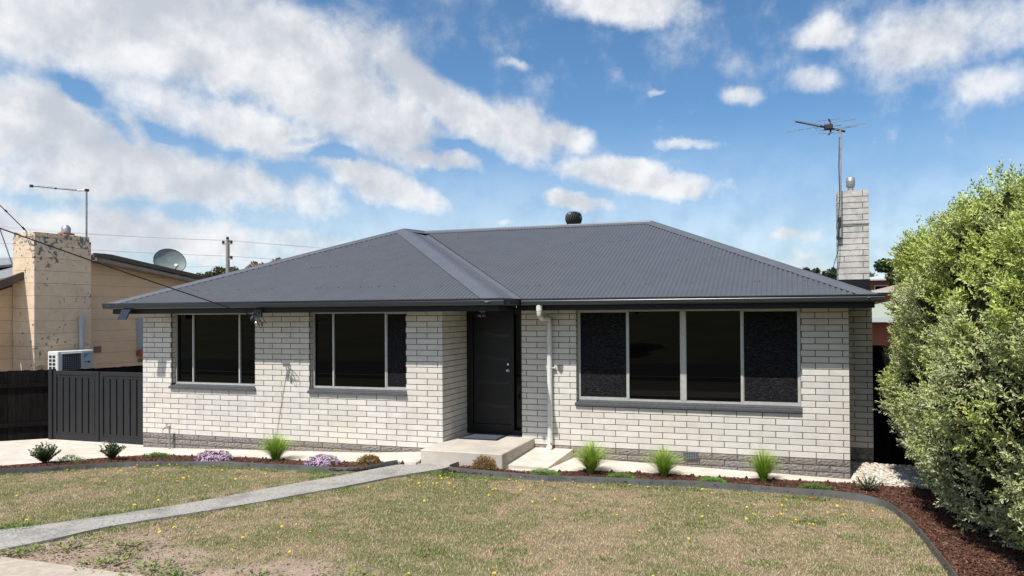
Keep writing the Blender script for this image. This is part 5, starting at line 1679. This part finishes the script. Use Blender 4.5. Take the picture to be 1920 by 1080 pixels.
tp_ = []
for i in range(len(EDGE_L)-3):
    a = Vector(EDGE_L[i]); b = Vector(EDGE_L[i+1])
    for t in np.linspace(0, 1, 5)[:-1]:
        if random.random() < .62: q_ = a.lerp(b, float(t)); tp_.append((q_.x+random.uniform(-.1, .1), q_.y-random.uniform(.05, .16), random.uniform(.6, 1.15)))
for i in range(1, 8):
    a = Vector(EDGE_R[i]); b = Vector(EDGE_R[i+1])
    for t in np.linspace(0, 1, 7)[:-1]:
        if random.random() < (.9 if i < 3 else .35): q_ = a.lerp(b, float(t)); tp_.append((q_.x, q_.y-random.uniform(.06, .2), random.uniform(.5, 1.2)))
for i in range(len(PATH_R)-2):
    a = Vector(PATH_R[i]); b = Vector(PATH_R[i+1])
    for t in np.linspace(0, 1, 5)[:-1]:
        if random.random() < .5: q_ = a.lerp(b, float(t)); tp_.append((q_.x+random.uniform(.05, .16), q_.y, random.uniform(.4, .9)))
for i in range(len(PATH_L)-2):
    a = Vector(PATH_L[i]); b = Vector(PATH_L[i+1])
    for t in np.linspace(0, 1, 7)[:-1]:
        if random.random() < .6: q_ = a.lerp(b, float(t)); tp_.append((q_.x-random.uniform(.02, .14), q_.y, random.uniform(.5, 1.1)))
for (x_, y_) in ((-.2, 6.6), (.9, 6.3), (-.9, 7.9), (.3, 8.6), (-2.6, 6.2), (-3.3, 5.9), (1.25, 6.6), (1.28, 7.0)): tp_.append((x_, y_, 1.0))
tufts(tp_, 170, .16, .040, [(.16,.25,.06), (.21,.30,.085), (.11,.18,.05), (.30,.33,.13)])

# flat broad-leaved rosettes all over the turf
n = 1500
rx_ = RNG.uniform(-11.8, 1.35, n); ry_ = RNG.uniform(4.9, 10.1, n)
k = (in_poly(rx_, ry_, LAWN_R) | in_poly(rx_, ry_, LAWN_L)) & (vnoise(rx_, ry_, 1.4, 66, 3) > .44) & ~in_poly(rx_, ry_, PATHP0)
rx_ = rx_[k]; ry_ = ry_[k]; nl_ = 9; n = len(rx_); sc_r = RNG.uniform(.45, 1.1, n)
P0 = np.repeat(np.stack([rx_, ry_, Lz(rx_, ry_)+.012], 1), nl_, 0); scl = np.repeat(sc_r, nl_)
a = RNG.uniform(0, 2*PI, n*nl_); off_ = RNG.uniform(0, .045, n*nl_)*scl
P0[:, 0] += np.cos(a)*off_; P0[:, 1] += np.sin(a)*off_
T_ = norm(np.stack([np.cos(a), np.sin(a), RNG.uniform(.0, .55, n*nl_)], 1)); N0 = norm(np.array([0, 0, 1.])+RNG.normal(0, .25, (n*nl_, 3))); N0 = norm(N0-T_*np.sum(N0*T_, 1)[:, None])
lg = RNG.uniform(.014, .034, n*nl_)*scl
V, F = leaf_verts(n*nl_, P0, T_, N0, lg, lg*.36)
cc = np.array([(.14,.20,.07),(.19,.25,.09),(.10,.155,.055),(.24,.26,.12)])[RNG.integers(0, 4, n)]
tag(link('lawn_weeds', np_mesh('lawn_weeds', V, F, M['smallleaf'], np.repeat(np.repeat(cc, nl_, 0)*RNG.uniform(.8, 1.2, (n*nl_, 1)), 8, 0)), None), 'small flat leafy weeds and clover growing through the dry lawn', 'weeds', kind='stuff')

# broad-leaved weeds in the bare soil near the street
def weed(x0, y0, s_, label, i):
    n_ = int(110*s_)
    a = RNG.uniform(0, 2*PI, n_); r_ = RNG.uniform(0, .24, n_)*s_
    P0 = np.stack([x0+r_*np.cos(a), y0+r_*np.sin(a)*.8, np.full(n_, float(Lz(x0, y0))+.005)+RNG.uniform(0, .03, n_)], 1)
    T_ = norm(np.stack([np.cos(a), np.sin(a), RNG.uniform(.1, .9, n_)], 1)); N0 = norm(np.cross(np.cross(T_, up), T_)+RNG.normal(0, .2, (n_, 3))); N0 = norm(N0-T_*np.sum(N0*T_, 1)[:, None])
    lg = RNG.uniform(.025, .055, n_)
    V, F = leaf_verts(n_, P0, T_, N0, lg, lg*.45)
    cc = np.array([(.10,.165,.04),(.16,.22,.05),(.065,.11,.03),(.24,.25,.06)])[RNG.integers(0, 4, n_)]*RNG.uniform(.8, 1.2, (n_, 1))
    w_ = thing('weed', label, 'weed', (x0, y0, float(Lz(x0, y0))), 'weeds in the bare soil near the street')
    part('leaves', np_mesh('leaves', V, F, M['leaf'], np.repeat(cc, 8, 0)), None, w_)


WL = [(-6.75, 4.95, 1.7, 'largest spreading weed mat beside the footpath at lower left'), (-6.2, 5.15, 1.1, 'dark green weed between the path and the bare soil'), (-5.95, 4.75, 1.2, 'bright weed at the end of the pale kerb'),
      (-5.35, 4.72, 1.2, 'yellow-green weed sprawling in bare soil near the bottom edge'), (-5.05, 4.68, .8, 'small lime weed right of the yellow-green one'), (-4.35, 4.72, 1.4, 'dark weed clump at the bottom edge of the soil'),
      (-3.6, 5.05, 1.0, 'round grassy weed at the right end of the bare soil'), (-7.05, 4.72, .8, 'small weed against the pale footpath at far left'), (-2.75, 5.0, .8, 'green weed tuft near the bottom centre of the lawn')]
for i, (a, b, c, l) in enumerate(WL): weed(a, b, c, l, i)

# soil crumbs and stones in the bare patch
n = 5000
x = RNG.uniform(-7.3, -1.0, n); y = RNG.uniform(4.6, 6.1, n)
k = (dirtiness(x, y) > .35) & ~in_poly(x, y, PATH_L+PATH_R[::-1]) & in_poly(x, y, LAWN_R); x = x[k]; y = y[k]; n = len(x)
sz0 = RNG.gamma(2.0, .0028, n)+.002
V = (iv[None]*sz0[:, None, None]*RNG.uniform(.6, 1.2, (n, len(iv), 1))*np.array([1, 1, .6])+np.stack([x, y, Lz(x, y)+.002], 1)[:, None, :]).reshape(-1, 3)
F = (np.arange(n)[:, None, None]*len(iv)+ifc[None]).reshape(-1, 3)
col = np.array([[.22,.165,.125],[.30,.24,.19],[.15,.115,.09]])[RNG.integers(0, 3, n)]*RNG.uniform(.7, 1.3, (n, 1))
tag(link('soil_crumbs', np_mesh('soil_crumbs', V, F, M['stone'], np.repeat(col, len(iv), 0)), None), 'crumbs and small stones on the bare soil near the street', 'soil', kind='stuff')

# ------------------------------------------------------------------ dandelions
fl_ = MB(); 
for k in range(11):
    a = 2*PI*k/11
    for (r0, r1, z1, w_) in ((.003, .017, .004, .0042), (.001, .011, .009, .0035)):
        aa = a+(.28 if r1 < .015 else 0)
        c_, s_ = math.cos(aa), math.sin(aa)
        fl_.add([(r0*c_, r0*s_, .001), (r1*c_-w_*s_, r1*s_+w_*c_, z1), (r1*c_+w_*s_, r1*s_-w_*c_, z1)], [(0, 1, 2)])
me_f = bpy.data.meshes.new('flower_head'); me_f.from_pydata(fl_.v, [], fl_.f)
M['yellow'] = material('dandelion_yellow', (.84, .62, .02), .7)
M['stem'] = material('dandelion_stem', (.13, .17, .05), .8)
me_f.materials.append(M['yellow'])
stm = MB().tube([(0, 0, -.045), (.002, 0, 0)], .0013, 4, False).mesh('stem'); stm.materials.append(M['stem'])
spots = []
PATHP = PATH_L+PATH_R[::-1]
def try_spots(n_, x0, x1, y0, y1, poly, cl=.5):
    c = 0; tries = 0
    while c < n_ and tries < n_*60:
        tries += 1
        x_ = random.uniform(x0, x1); y_ = random.uniform(y0, y1)
        if not in_poly(np.array([x_]), np.array([y_]), poly)[0]: continue
        if in_poly(np.array([x_]), np.array([y_]), PATHP)[0]: continue
        if float(vnoise(np.array([x_]), np.array([y_]), .8, 99, 2)[0]) < random.uniform(.30, .62): continue
        spots.append((x_, y_)); c += 1
try_spots(135, -5.2, 1.2, 8.2, 9.9, LAWN_R)
try_spots(58, -6.3, 1.2, 5.0, 8.3, LAWN_R)
try_spots(70, -11.8, -7.4, 7.6, 9.0, LAWN_L)
try_spots(24, -10.5, -7.4, 5.4, 7.8, LAWN_L)
for (x_, y_) in spots:
    z_ = float(Lz(x_, y_))+random.uniform(.022, .05)
    lf_ = x_ < np.interp(y_, [p[1] for p in PATH_L], [p[0] for p in PATH_L])
    o = thing('dandelion', 'small yellow dandelion flower in the lawn '+('left of the path' if lf_ else 'between the path and the hedge'), 'flower', (x_, y_, z_), 'dandelions left of the path' if lf_ else 'dandelions between the path and the hedge')
    s_ = random.uniform(.55, 1.0); o.scale = (s_, s_, s_)
    o.rotation_euler = (random.gauss(0, .35)+.25, random.gauss(0, .35), random.uniform(0, 6))
    for nm, me in (('flower_head', me_f), ('stem', stm)):
        c = bpy.data.objects.new(nm, me); COL.objects.link(c); c.parent = o

# ------------------------------------------------------------------ bed plants
def grass_clump(x0, y0, label, nb_=230, H=.43, spread=.30):
    z0_ = float(mulch_z(np.array([x0]), np.array([y0]))[0])-.01
    n_ = nb_; seg = 5
    a = RNG.uniform(0, 2*PI, n_); lean = RNG.beta(1.6, 1.2, n_)*1.0; h = H*RNG.uniform(.55, 1.08, n_)*(1-.25*lean)
    r0 = RNG.uniform(0, .045, n_)
    bx = x0+r0*np.cos(a+RNG.normal(0, .6, n_)); by = y0+r0*np.sin(a)
    w = RNG.uniform(.0030, .0056, n_)
    Vs = []
    for j in range(seg+1):
        t = j/seg
        out = spread*lean*(t**1.7); z_ = h*(t-.18*lean*t**3)
        cx_ = bx+np.cos(a)*out; cy_ = by+np.sin(a)*out; ww = w*(1-t**2*.93)
        Vs.append(np.stack([cx_-np.sin(a)*ww, cy_+np.cos(a)*ww, z0_+z_], 1)); Vs.append(np.stack([cx_+np.sin(a)*ww, cy_-np.cos(a)*ww, z0_+z_], 1))
    V = np.stack(Vs, 1).reshape(-1, 3); K = 2*(seg+1)
    tri = np.array([(2*j, 2*j+1, 2*j+3, 2*j+2) for j in range(seg)])
    F = (np.arange(n_)[:, None, None]*K+tri[None]).reshape(-1, 4)
    c0_ = np.array([(.20,.34,.03),(.27,.42,.05),(.14,.25,.02),(.36,.48,.09)])[RNG.integers(0, 4, n_)]
    C = np.repeat(c0_, K, 0).reshape(n_, K, 3).copy()
    C[:, -4:] += np.array([.10, .09, .04])
    o = thing('grass_plant', label, 'plant', (x0, y0, z0_), 'spiky green grass plants in the bark beds')
    part('blades', np_mesh('blades', V, F, M['grass'], C.reshape(-1, 3)), None, o)['kind'] = 'stuff'


grass_clump(-8.28, 9.62, 'spiky green grass plant in the left bed below the gap between the two small windows', 600, .56, .44)
grass_clump(-2.92, 10.25, 'spiky grass plant nearest the ramp, below the left end of the big window', 640, .58, .47)
grass_clump(-1.80, 10.45, 'middle spiky grass plant in front of the wall vent', 560, .53, .45)
grass_clump(-0.33, 10.66, 'spiky grass plant below the right end of the big window', 480, .60, .37)


def bush(name, x0, y0, rx, ry, rz, nleaf, ll, pal, label, cat, group=None, flower=None, upright=0.0, stems=14, flat=False, aspect=.42):
    z0_ = float(mulch_z(np.array([x0]), np.array([y0]))[0])-.01
    o = thing(name, label, cat, (x0, y0, z0_), group)
    d_ = norm(RNG.normal(size=(nleaf, 3))); d_[:, 2] = np.abs(d_[:, 2])
    rad = RNG.uniform(.45, 1.0, nleaf)**.5
    lump = 1+.5*(vnoise(d_[:, 0]*2+x0, d_[:, 1]*2+d_[:, 2], 2.2, int(abs(x0*13)) % 50, 2)-.5)
    P0 = np.array([x0, y0, z0_])+d_*np.array([rx, ry, rz])*(rad*lump)[:, None]
    T_ = norm(d_+RNG.normal(0, .5, (nleaf, 3))+up*upright)
    N0 = norm(RNG.normal(size=(nleaf, 3))+up*.6); N0 = norm(N0-T_*np.sum(N0*T_, 1)[:, None])
    lg = ll*RNG.uniform(.6, 1.3, nleaf)
    V, F = leaf_verts(nleaf, P0, T_, N0, lg, lg*aspect)
    cc = np.array(pal)[RNG.integers(0, len(pal), nleaf)]*RNG.uniform(.7, 1.25, (nleaf, 1))
    part('leaves', np_mesh('leaves', V, F, M['smallleaf'], np.repeat(cc, 8, 0)), None, o)['kind'] = 'stuff'
    sm = MB()
    for k in range(stems):
        a = random.uniform(0, 2*PI); e_ = random.uniform(.3, 1.3)
        q = Vector((x0+rx*.85*math.cos(a)*math.cos(e_), y0+ry*.85*math.sin(a)*math.cos(e_), z0_+rz*.85*math.sin(e_)))
        sm.tube([(x0, y0, z0_), q], [.004, .0015], 4, False)
    part('stems', sm, M['bark'], o)
    if flower:
        nf, fc, fr = flower
        d_ = norm(RNG.normal(size=(nf, 3))); d_[:, 2] = np.abs(d_[:, 2])
        lump = 1+.5*(vnoise(d_[:, 0]*2+x0, d_[:, 1]*2+d_[:, 2], 2.2, int(abs(x0*13)) % 50, 2)-.5)
        Pf = np.array([x0, y0, z0_+.008])+d_*np.array([rx, ry, rz])*(1.0*lump)[:, None]
        Nf = norm(d_+RNG.normal(0, .35, (nf, 3))); S1 = norm(np.cross(Nf, RNG.normal(size=(nf, 3)))); S2 = np.cross(Nf, S1)
        vs_ = [Pf]
        for k in range(8):
            a = 2*PI*k/8; r_ = fr*(1.0 if k % 2 else .55)
            vs_.append(Pf+S1*(r_*math.cos(a))+S2*(r_*math.sin(a))+Nf*(.002 if k % 2 else 0))
        V = np.stack(vs_, 1).reshape(-1, 3); tri = np.array([(0, 1+k, 1+(k+1) % 8) for k in range(8)])
        F = (np.arange(nf)[:, None, None]*9+tri[None]).reshape(-1, 3)
        C = np.repeat(np.array(fc)[RNG.integers(0, len(fc), nf)]*RNG.uniform(.8, 1.15, (nf, 1)), 9, 0).reshape(nf, 9, 3).copy()
        C[:, 0] = (.75, .6, .25)
        part('flowers', np_mesh('flowers', V, F, M['petal'], C.reshape(-1, 3)), None, o)['kind'] = 'stuff'
    return o


LIL = [(.42, .22, .72), (.50, .30, .78), (.34, .17, .62), (.60, .44, .84)]
GP = [(.08, .115, .035), (.11, .15, .05), (.055, .085, .028)]
bush('flowering_plant', -9.38, 9.42, .33, .22, .18, 1700, .02, GP, 'mound of lilac daisies in the left bed under the first small window', 'flowering plant', 'lilac flower mounds', (760, LIL, .015))
bush('flowering_plant', -7.17, 9.36, .30, .21, .16, 1500, .02, GP, 'mound of lilac daisies in the left bed between the grass plant and the bronze bush', 'flowering plant', 'lilac flower mounds', (700, LIL, .015))
BR_ = [(.26, .15, .06), (.32, .19, .08), (.18, .11, .045), (.22, .20, .06), (.36, .15, .07)]
bush('bronze_shrub', -6.30, 9.38, .20, .17, .155, 2600, .022, BR_, 'small bronze-leaved round shrub left of the doorstep', 'shrub', 'bronze shrubs beside the doorstep')
bush('bronze_shrub', -4.45, 9.62, .20, .17, .215, 3000, .022, BR_, 'small bronze-leaved round shrub right of the doorstep corner', 'shrub', 'bronze shrubs beside the doorstep')
LG = [(.15, .34, .05), (.19, .40, .07), (.11, .26, .04)]
DG = [(.11, .22, .05), (.14, .27, .07), (.08, .17, .04)]
bush('ground_cover_plant', -3.56, 9.86, .26, .17, .10, 1800, .016, LG, 'bright green low cushion plant in front of the ramp', 'plant', 'low green cushion plants')
bush('ground_cover_plant', -2.42, 10.12, .24, .14, .075, 1400, .016, LG, 'flat green cushion plant between the first two grass plants of the right bed', 'plant', 'low green cushion plants')
bush('ground_cover_plant', -1.05, 10.30, .24, .14, .075, 1400, .016, LG, 'flat green cushion plant between the last two grass plants of the right bed', 'plant', 'low green cushion plants')
bush('ground_cover_plant', 0.40, 10.45, .26, .15, .085, 1400, .018, DG, 'dark green low cushion plant below the house corner by the right bed', 'plant', 'low green cushion plants')
bush('ground_cover_plant', -10.72, 9.50, .29, .15, .09, 1200, .02, DG, 'low spreading green plant in the left bed near the garden tap', 'plant', 'low green cushion plants')
bush('ground_cover_plant', -11.70, 8.66, .24, .17, .13, 1100, .018, DG, 'feathery low green plant with dry stalks beside the leftmost shrub', 'plant', 'low green cushion plants')
def sprig_shrub(x0, y0, H, R_, ns, pal, label, ll=.034):
    z0_ = float(mulch_z(np.array([x0]), np.array([y0]))[0])-.01
    o = thing('leafy_shrub', label, 'shrub', (x0, y0, z0_), 'young shrubs in the beds')
    Pl, Tl, Nl, ll_ = [], [], [], []
    sm = MB()
    for k in range(ns):
        a = random.uniform(0, 2*PI); e_ = random.uniform(.15, 1.0)
        tip = np.array([R_*e_*math.cos(a), R_*e_*math.sin(a)*.8, H*random.uniform(.55, 1.0)*(1-.25*e_)])
        m_ = tip*np.array([.45, .45, .55])
        sm.tube([(x0, y0, z0_), tuple(np.array([x0, y0, z0_])+m_), tuple(np.array([x0, y0, z0_])+tip)], [.005, .0035, .0015], 4, False)
        nl = 30
        for j in range(nl):
            t = .25+.75*j/nl
            p_ = (m_*2*t*(1-t)*1.0+tip*t*t) if True else tip*t
            az = j*2.4+k
            dv = np.array([math.cos(az), math.sin(az), .55+.5*t]); dv /= np.linalg.norm(dv)
            Pl.append(np.array([x0, y0, z0_])+p_); Tl.append(dv); Nl.append(np.array([0, 0, 1.0])+RNG.normal(0, .3, 3)); ll_.append(ll*random.uniform(.7, 1.2))
    Pl = np.array(Pl); Tl = norm(np.array(Tl)); Nl = np.array(Nl); Nl = norm(Nl-Tl*np.sum(Nl*Tl, 1)[:, None]); lg = np.array(ll_)
    Tl = norm(Tl+RNG.normal(0, .35, Tl.shape)); Nl = norm(Nl-Tl*np.sum(Nl*Tl, 1)[:, None])
    V, F = leaf_verts(len(Pl), Pl, Tl, Nl, lg, lg*.62)
    cc = np.array(pal)[RNG.integers(0, len(pal), len(Pl))]*RNG.uniform(.7, 1.3, (len(Pl), 1))
    part('leaves', np_mesh('leaves', V, F, M['leaf'], np.repeat(cc, 8, 0)), None, o)['kind'] = 'stuff'
    part('stems', sm, M['bark'], o)


SG = [(.05, .085, .028), (.075, .12, .04), (.04, .065, .022), (.12, .17, .07)]
sprig_shrub(-11.92, 8.42, .40, .27, 60, SG, 'dark green leafy shrub at the far left of the bark bed')
sprig_shrub(-11.27, 9.08, .36, .24, 50, SG, 'dark green leafy shrub in front of the driveway gate')
sprig_shrub(1.12, 10.60, .28, .26, 26, [(.10, .145, .07), (.14, .18, .10), (.07, .11, .05)], 'sprawling grey-green shrub in front of the white pebbles', .022)

# leaf litter in the mulch beside the hedge
n = 70
P0 = np.stack([RNG.uniform(1.45, 2.1, n), RNG.uniform(6.4, 9.6, n), np.zeros(n)], 1); P0[:, 2] = mulch_z(P0[:, 0], P0[:, 1])+.014
a = RNG.uniform(0, 2*PI, n); T_ = norm(np.stack([np.cos(a), np.sin(a), RNG.normal(0, .15, n)], 1)); N0 = norm(np.array([0, 0, 1.0])+RNG.normal(0, .2, (n, 3))); N0 = norm(N0-T_*np.sum(N0*T_, 1)[:, None])
V, F = leaf_verts(n, P0, T_, N0, RNG.uniform(.02, .038, n), RNG.uniform(.009, .015, n))
cc = np.array([(.42,.36,.20),(.30,.17,.08),(.20,.24,.10)])[RNG.integers(0, 3, n)]
tag(link('fallen_leaves', np_mesh('fallen_leaves', V, F, M['leaf'], np.repeat(cc, 8, 0)), None), 'fallen leaves on the bark under the hedge', 'leaves', kind='stuff')
for i, (x_, y_, c_, l_) in enumerate(((.30, 10.0, (.55, .10, .04), 'red fallen leaf on the lawn against the edging'), (1.30, 8.6, (.24, .12, .06), 'brown curled leaf on the lawn near the edging bend'))):
    v, f = leaf_verts(1, np.array([[0., 0, 0]]), np.array([[.9, .3, .3]]), norm(np.array([[-.2, -.4, .9]])), np.array([.06]), np.array([.03]))
    o = link('fallen_leaf', np_mesh('fallen_leaf', v, f, M['leaf'], np.tile(np.array(c_), (8, 1))), None)
    o.location = (x_, y_, float(Lz(x_, y_))+.03); tag(o, l_, 'leaf')

# ------------------------------------------------------------------ distant trees and houses
def tree(x, y, zb, h, r, n_, pal, label, name='tree', group=None, trunk=.25, lobes=9, ls=.35, squash=.75, seed=0):
    rs = np.random.default_rng(seed+100)
    o = thing(name, label, 'tree', (x, y, zb), group)
    cz_ = zb+h-r*squash
    part('trunk', MB().tube([(x, y, zb-.5), (x+.1*r, y, zb+h*.4), (x, y, cz_)], [trunk, trunk*.7, trunk*.3], 8), M['bark'], o)
    Pc = rs.normal(0, .5, (lobes, 3))*np.array([r, r, r*squash])*.85+np.array([x, y, cz_]); rr = rs.uniform(.32, .6, lobes)*r
    lm_ = MB()
    for k in range(min(lobes, 7)): lm_.tube([(x, y, zb+h*.35), tuple((Pc[k]+np.array([x, y, zb+h*.5]))/2), tuple(Pc[k])], [trunk*.35, trunk*.22, .03], 5, False)
    part('limbs', lm_, M['bark'], o)
    w_ = rr**2/np.sum(rr**2); li = rs.choice(lobes, n_, p=w_)
    d_ = norm(rs.normal(size=(n_, 3)))
    p_ = Pc[li]+d_*(rr[li]*rs.uniform(.55, 1.08, n_))[:, None]*np.array([1, 1, .72])
    a_ = norm(rs.normal(size=(n_, 3))); b_ = norm(np.cross(a_, rs.normal(size=(n_, 3))))
    s_ = ls*rs.uniform(.5, 1.3, n_)
    V = np.stack([p_-a_*s_[:, None]*.5, p_+b_*s_[:, None]*.35, p_+a_*s_[:, None]*.5, p_-b_*s_[:, None]*.3], 1).reshape(-1, 3)
    F = np.arange(n_*4).reshape(-1, 4)
    cc = np.array(pal)[rs.integers(0, len(pal), n_)]*rs.uniform(.7, 1.3, (n_, 1))*(.85+.3*rs.random(lobes))[li][:, None]
    part('crown', np_mesh('crown', V, F, M['leaf'], np.repeat(cc, 4, 0)), None, o)['kind'] = 'stuff'


OL = [(.075, .085, .035), (.10, .11, .05), (.055, .065, .03), (.13, .13, .06)]
DKG = [(.035, .06, .022), (.05, .08, .03), (.025, .045, .018)]
# right of the chimney
tree(8.3, 60, -2, 9.0, 2.0, 4200, DKG, 'dark green tree behind the chimney, left of the two beside the hedge', seed=3, group='trees beyond the houses', squash=1.2)
tree(10.6, 62, -2, 10.6, 2.5, 5200, OL, 'tall olive tree rising just left of the hedge top', seed=4, group='trees beyond the houses', squash=1.1)
tree(9.3, 58, -2, 8.2, 1.6, 2600, OL, 'lighter olive tree between the dark tree and the hedge', seed=5, group='trees beyond the houses', squash=1.1)
tree(3.9, 66, -2, 8.7, 1.4, 1800, DKG, 'small tree peeping over the roof beside the antenna cable', seed=6, group='trees beyond the houses', ls=.3)
tree(2.3, 70, -2, 8.9, .9, 900, DKG, 'little tree top above the right hip of the roof', seed=7, group='trees beyond the houses', ls=.3)
tree(5.6, 80, -2, 8.3, 2.4, 1500, DKG, 'low dark tree behind the lower chimney', seed=8, group='trees beyond the houses')
# left, beyond the neighbour
lx = [(-128.5, 120, 12.7, 2.6), (-125.2, 121, 12.6, 2.4), (-122.3, 119, 12.5, 1.9), (-119.8, 120, 13.3, 1.7), (-115.6, 120, 14.2, 2.4), (-132, 121, 12.4, 2.4)]
for i, (x_, y_, h_, r_) in enumerate(lx):
    tree(x_, y_, -3, h_+1.7, r_, 2200, OL, ['olive tree far behind, right beside the satellite dish', 'wide olive tree in the row between the dish and the pole', 'small olive tree in the middle of the far row', 'olive tree at the right end of the far row, left of the pole', 'olive tree standing behind the power pole', 'olive tree half hidden by the satellite dish'][i], seed=20+i, group='olive trees on the skyline', ls=.55, trunk=.3, lobes=12)
RD = [(.26, .10, .06), (.20, .085, .05), (.30, .14, .08)]
tree(-107.2, 119, -3, 16.5, 1.9, 900, RD, 'reddish tree top left, just above the hip of the roof', seed=40, name='red_tree', group='red tree tops over the roof', ls=.5)
tree(-103.0, 120, -3, 17.2, 1.9, 900, RD, 'reddish tree top right, just above the hip of the roof', seed=41, name='red_tree', group='red tree tops over the roof', ls=.5)


def small_house(x0, x1, y0, y1, zb, zw, zr, wallm, roofm, label, windows=()):
    o = thing('distant_house', label, 'house', ((x0+x1)/2, (y0+y1)/2, zb), 'houses behind the fence at right')
    part('wall', MB().box((x0, y0, zb), (x1, y1, zw)), wallm, o)
    e = .5; xm = (x0+x1)/2; ym = (y0+y1)/2
    mb_ = MB()
    a = [(x0-e, y0-e, zw), (x1+e, y0-e, zw), (x1+e, y1+e, zw), (x0-e, y1+e, zw)]; hx = max(0.3, (x1-x0)/2-(y1-y0)/2)
    r_ = [(xm-hx, ym, zr), (xm+hx, ym, zr)]
    mb_.add(a+r_, [(0,1,5,4),(1,2,5),(2,3,4,5),(3,0,4),(3,2,1,0)])
    part('roof', mb_, roofm, o)
    part('gutter', MB().box((x0-e-.1, y0-e-.12, zw-.12), (x1+e+.1, y0-e-.01, zw+.03)), M['greysteel'], o)
    for (wx, wz, ww, wh) in windows:
        w_ = part('window', MB().box((wx, y0-.03, wz), (wx+ww, y0-.01, wz+wh)), M['white'], o)
        g = MB().box((wx+.06, y0-.045, wz+.06), (wx+ww-.06, y0-.032, wz+wh-.06)).obj('pane', M['glass'], w_)
        g.location = -(Vector(w_.location)+Vector(o.location))
    return o


small_house(1.9, 12, 24, 31, -1.6, 2.35, 3.3, M['redbrick'], M['palegreen'], 'red brick house right behind the dark fence with a grey gutter', [(3.9, .6, 1.2, 1.1)])
small_house(5.5, 16, 44, 53, -2.2, 3.75, 5.0, M['redbrick'], M['tileroof'], 'tan roofed house low beside the hedge, further back', [(6.4, 1.6, 1.4, 1.2)])
small_house(7.3, 22, 72, 84, -3.0, 5.6, 6.8, M['redbrick'], M['greysteel'], 'grey roofed house behind the dark trees', [(8.4, 4.0, 1.2, 1.0), (10.8, 4.0, 1.2, 1.0)])
tag(MB().tube([(3.62, 22.5, -1.5), (3.62, 22.5, 3.75)], .035, 8).obj('metal_pole', M['galv']), 'thin grey metal pole beside the hedge in front of the red brick house', 'pole')

tree(-9.5, -15.5, .5, 6.5, 2.6, 2600, DKG, 'unseen dark tree added across the street to reflect in the small windows', seed=50, group='trees added for window reflections', ls=.45)  # this tree and the next are out of view, added for window reflections
tree(1.5, -17.0, .6, 7.2, 3.0, 2600, DKG, 'unseen dark tree added across the street to reflect in the big window', seed=51, group='trees added for window reflections', ls=.45)
print('objects', len(bpy.data.objects))
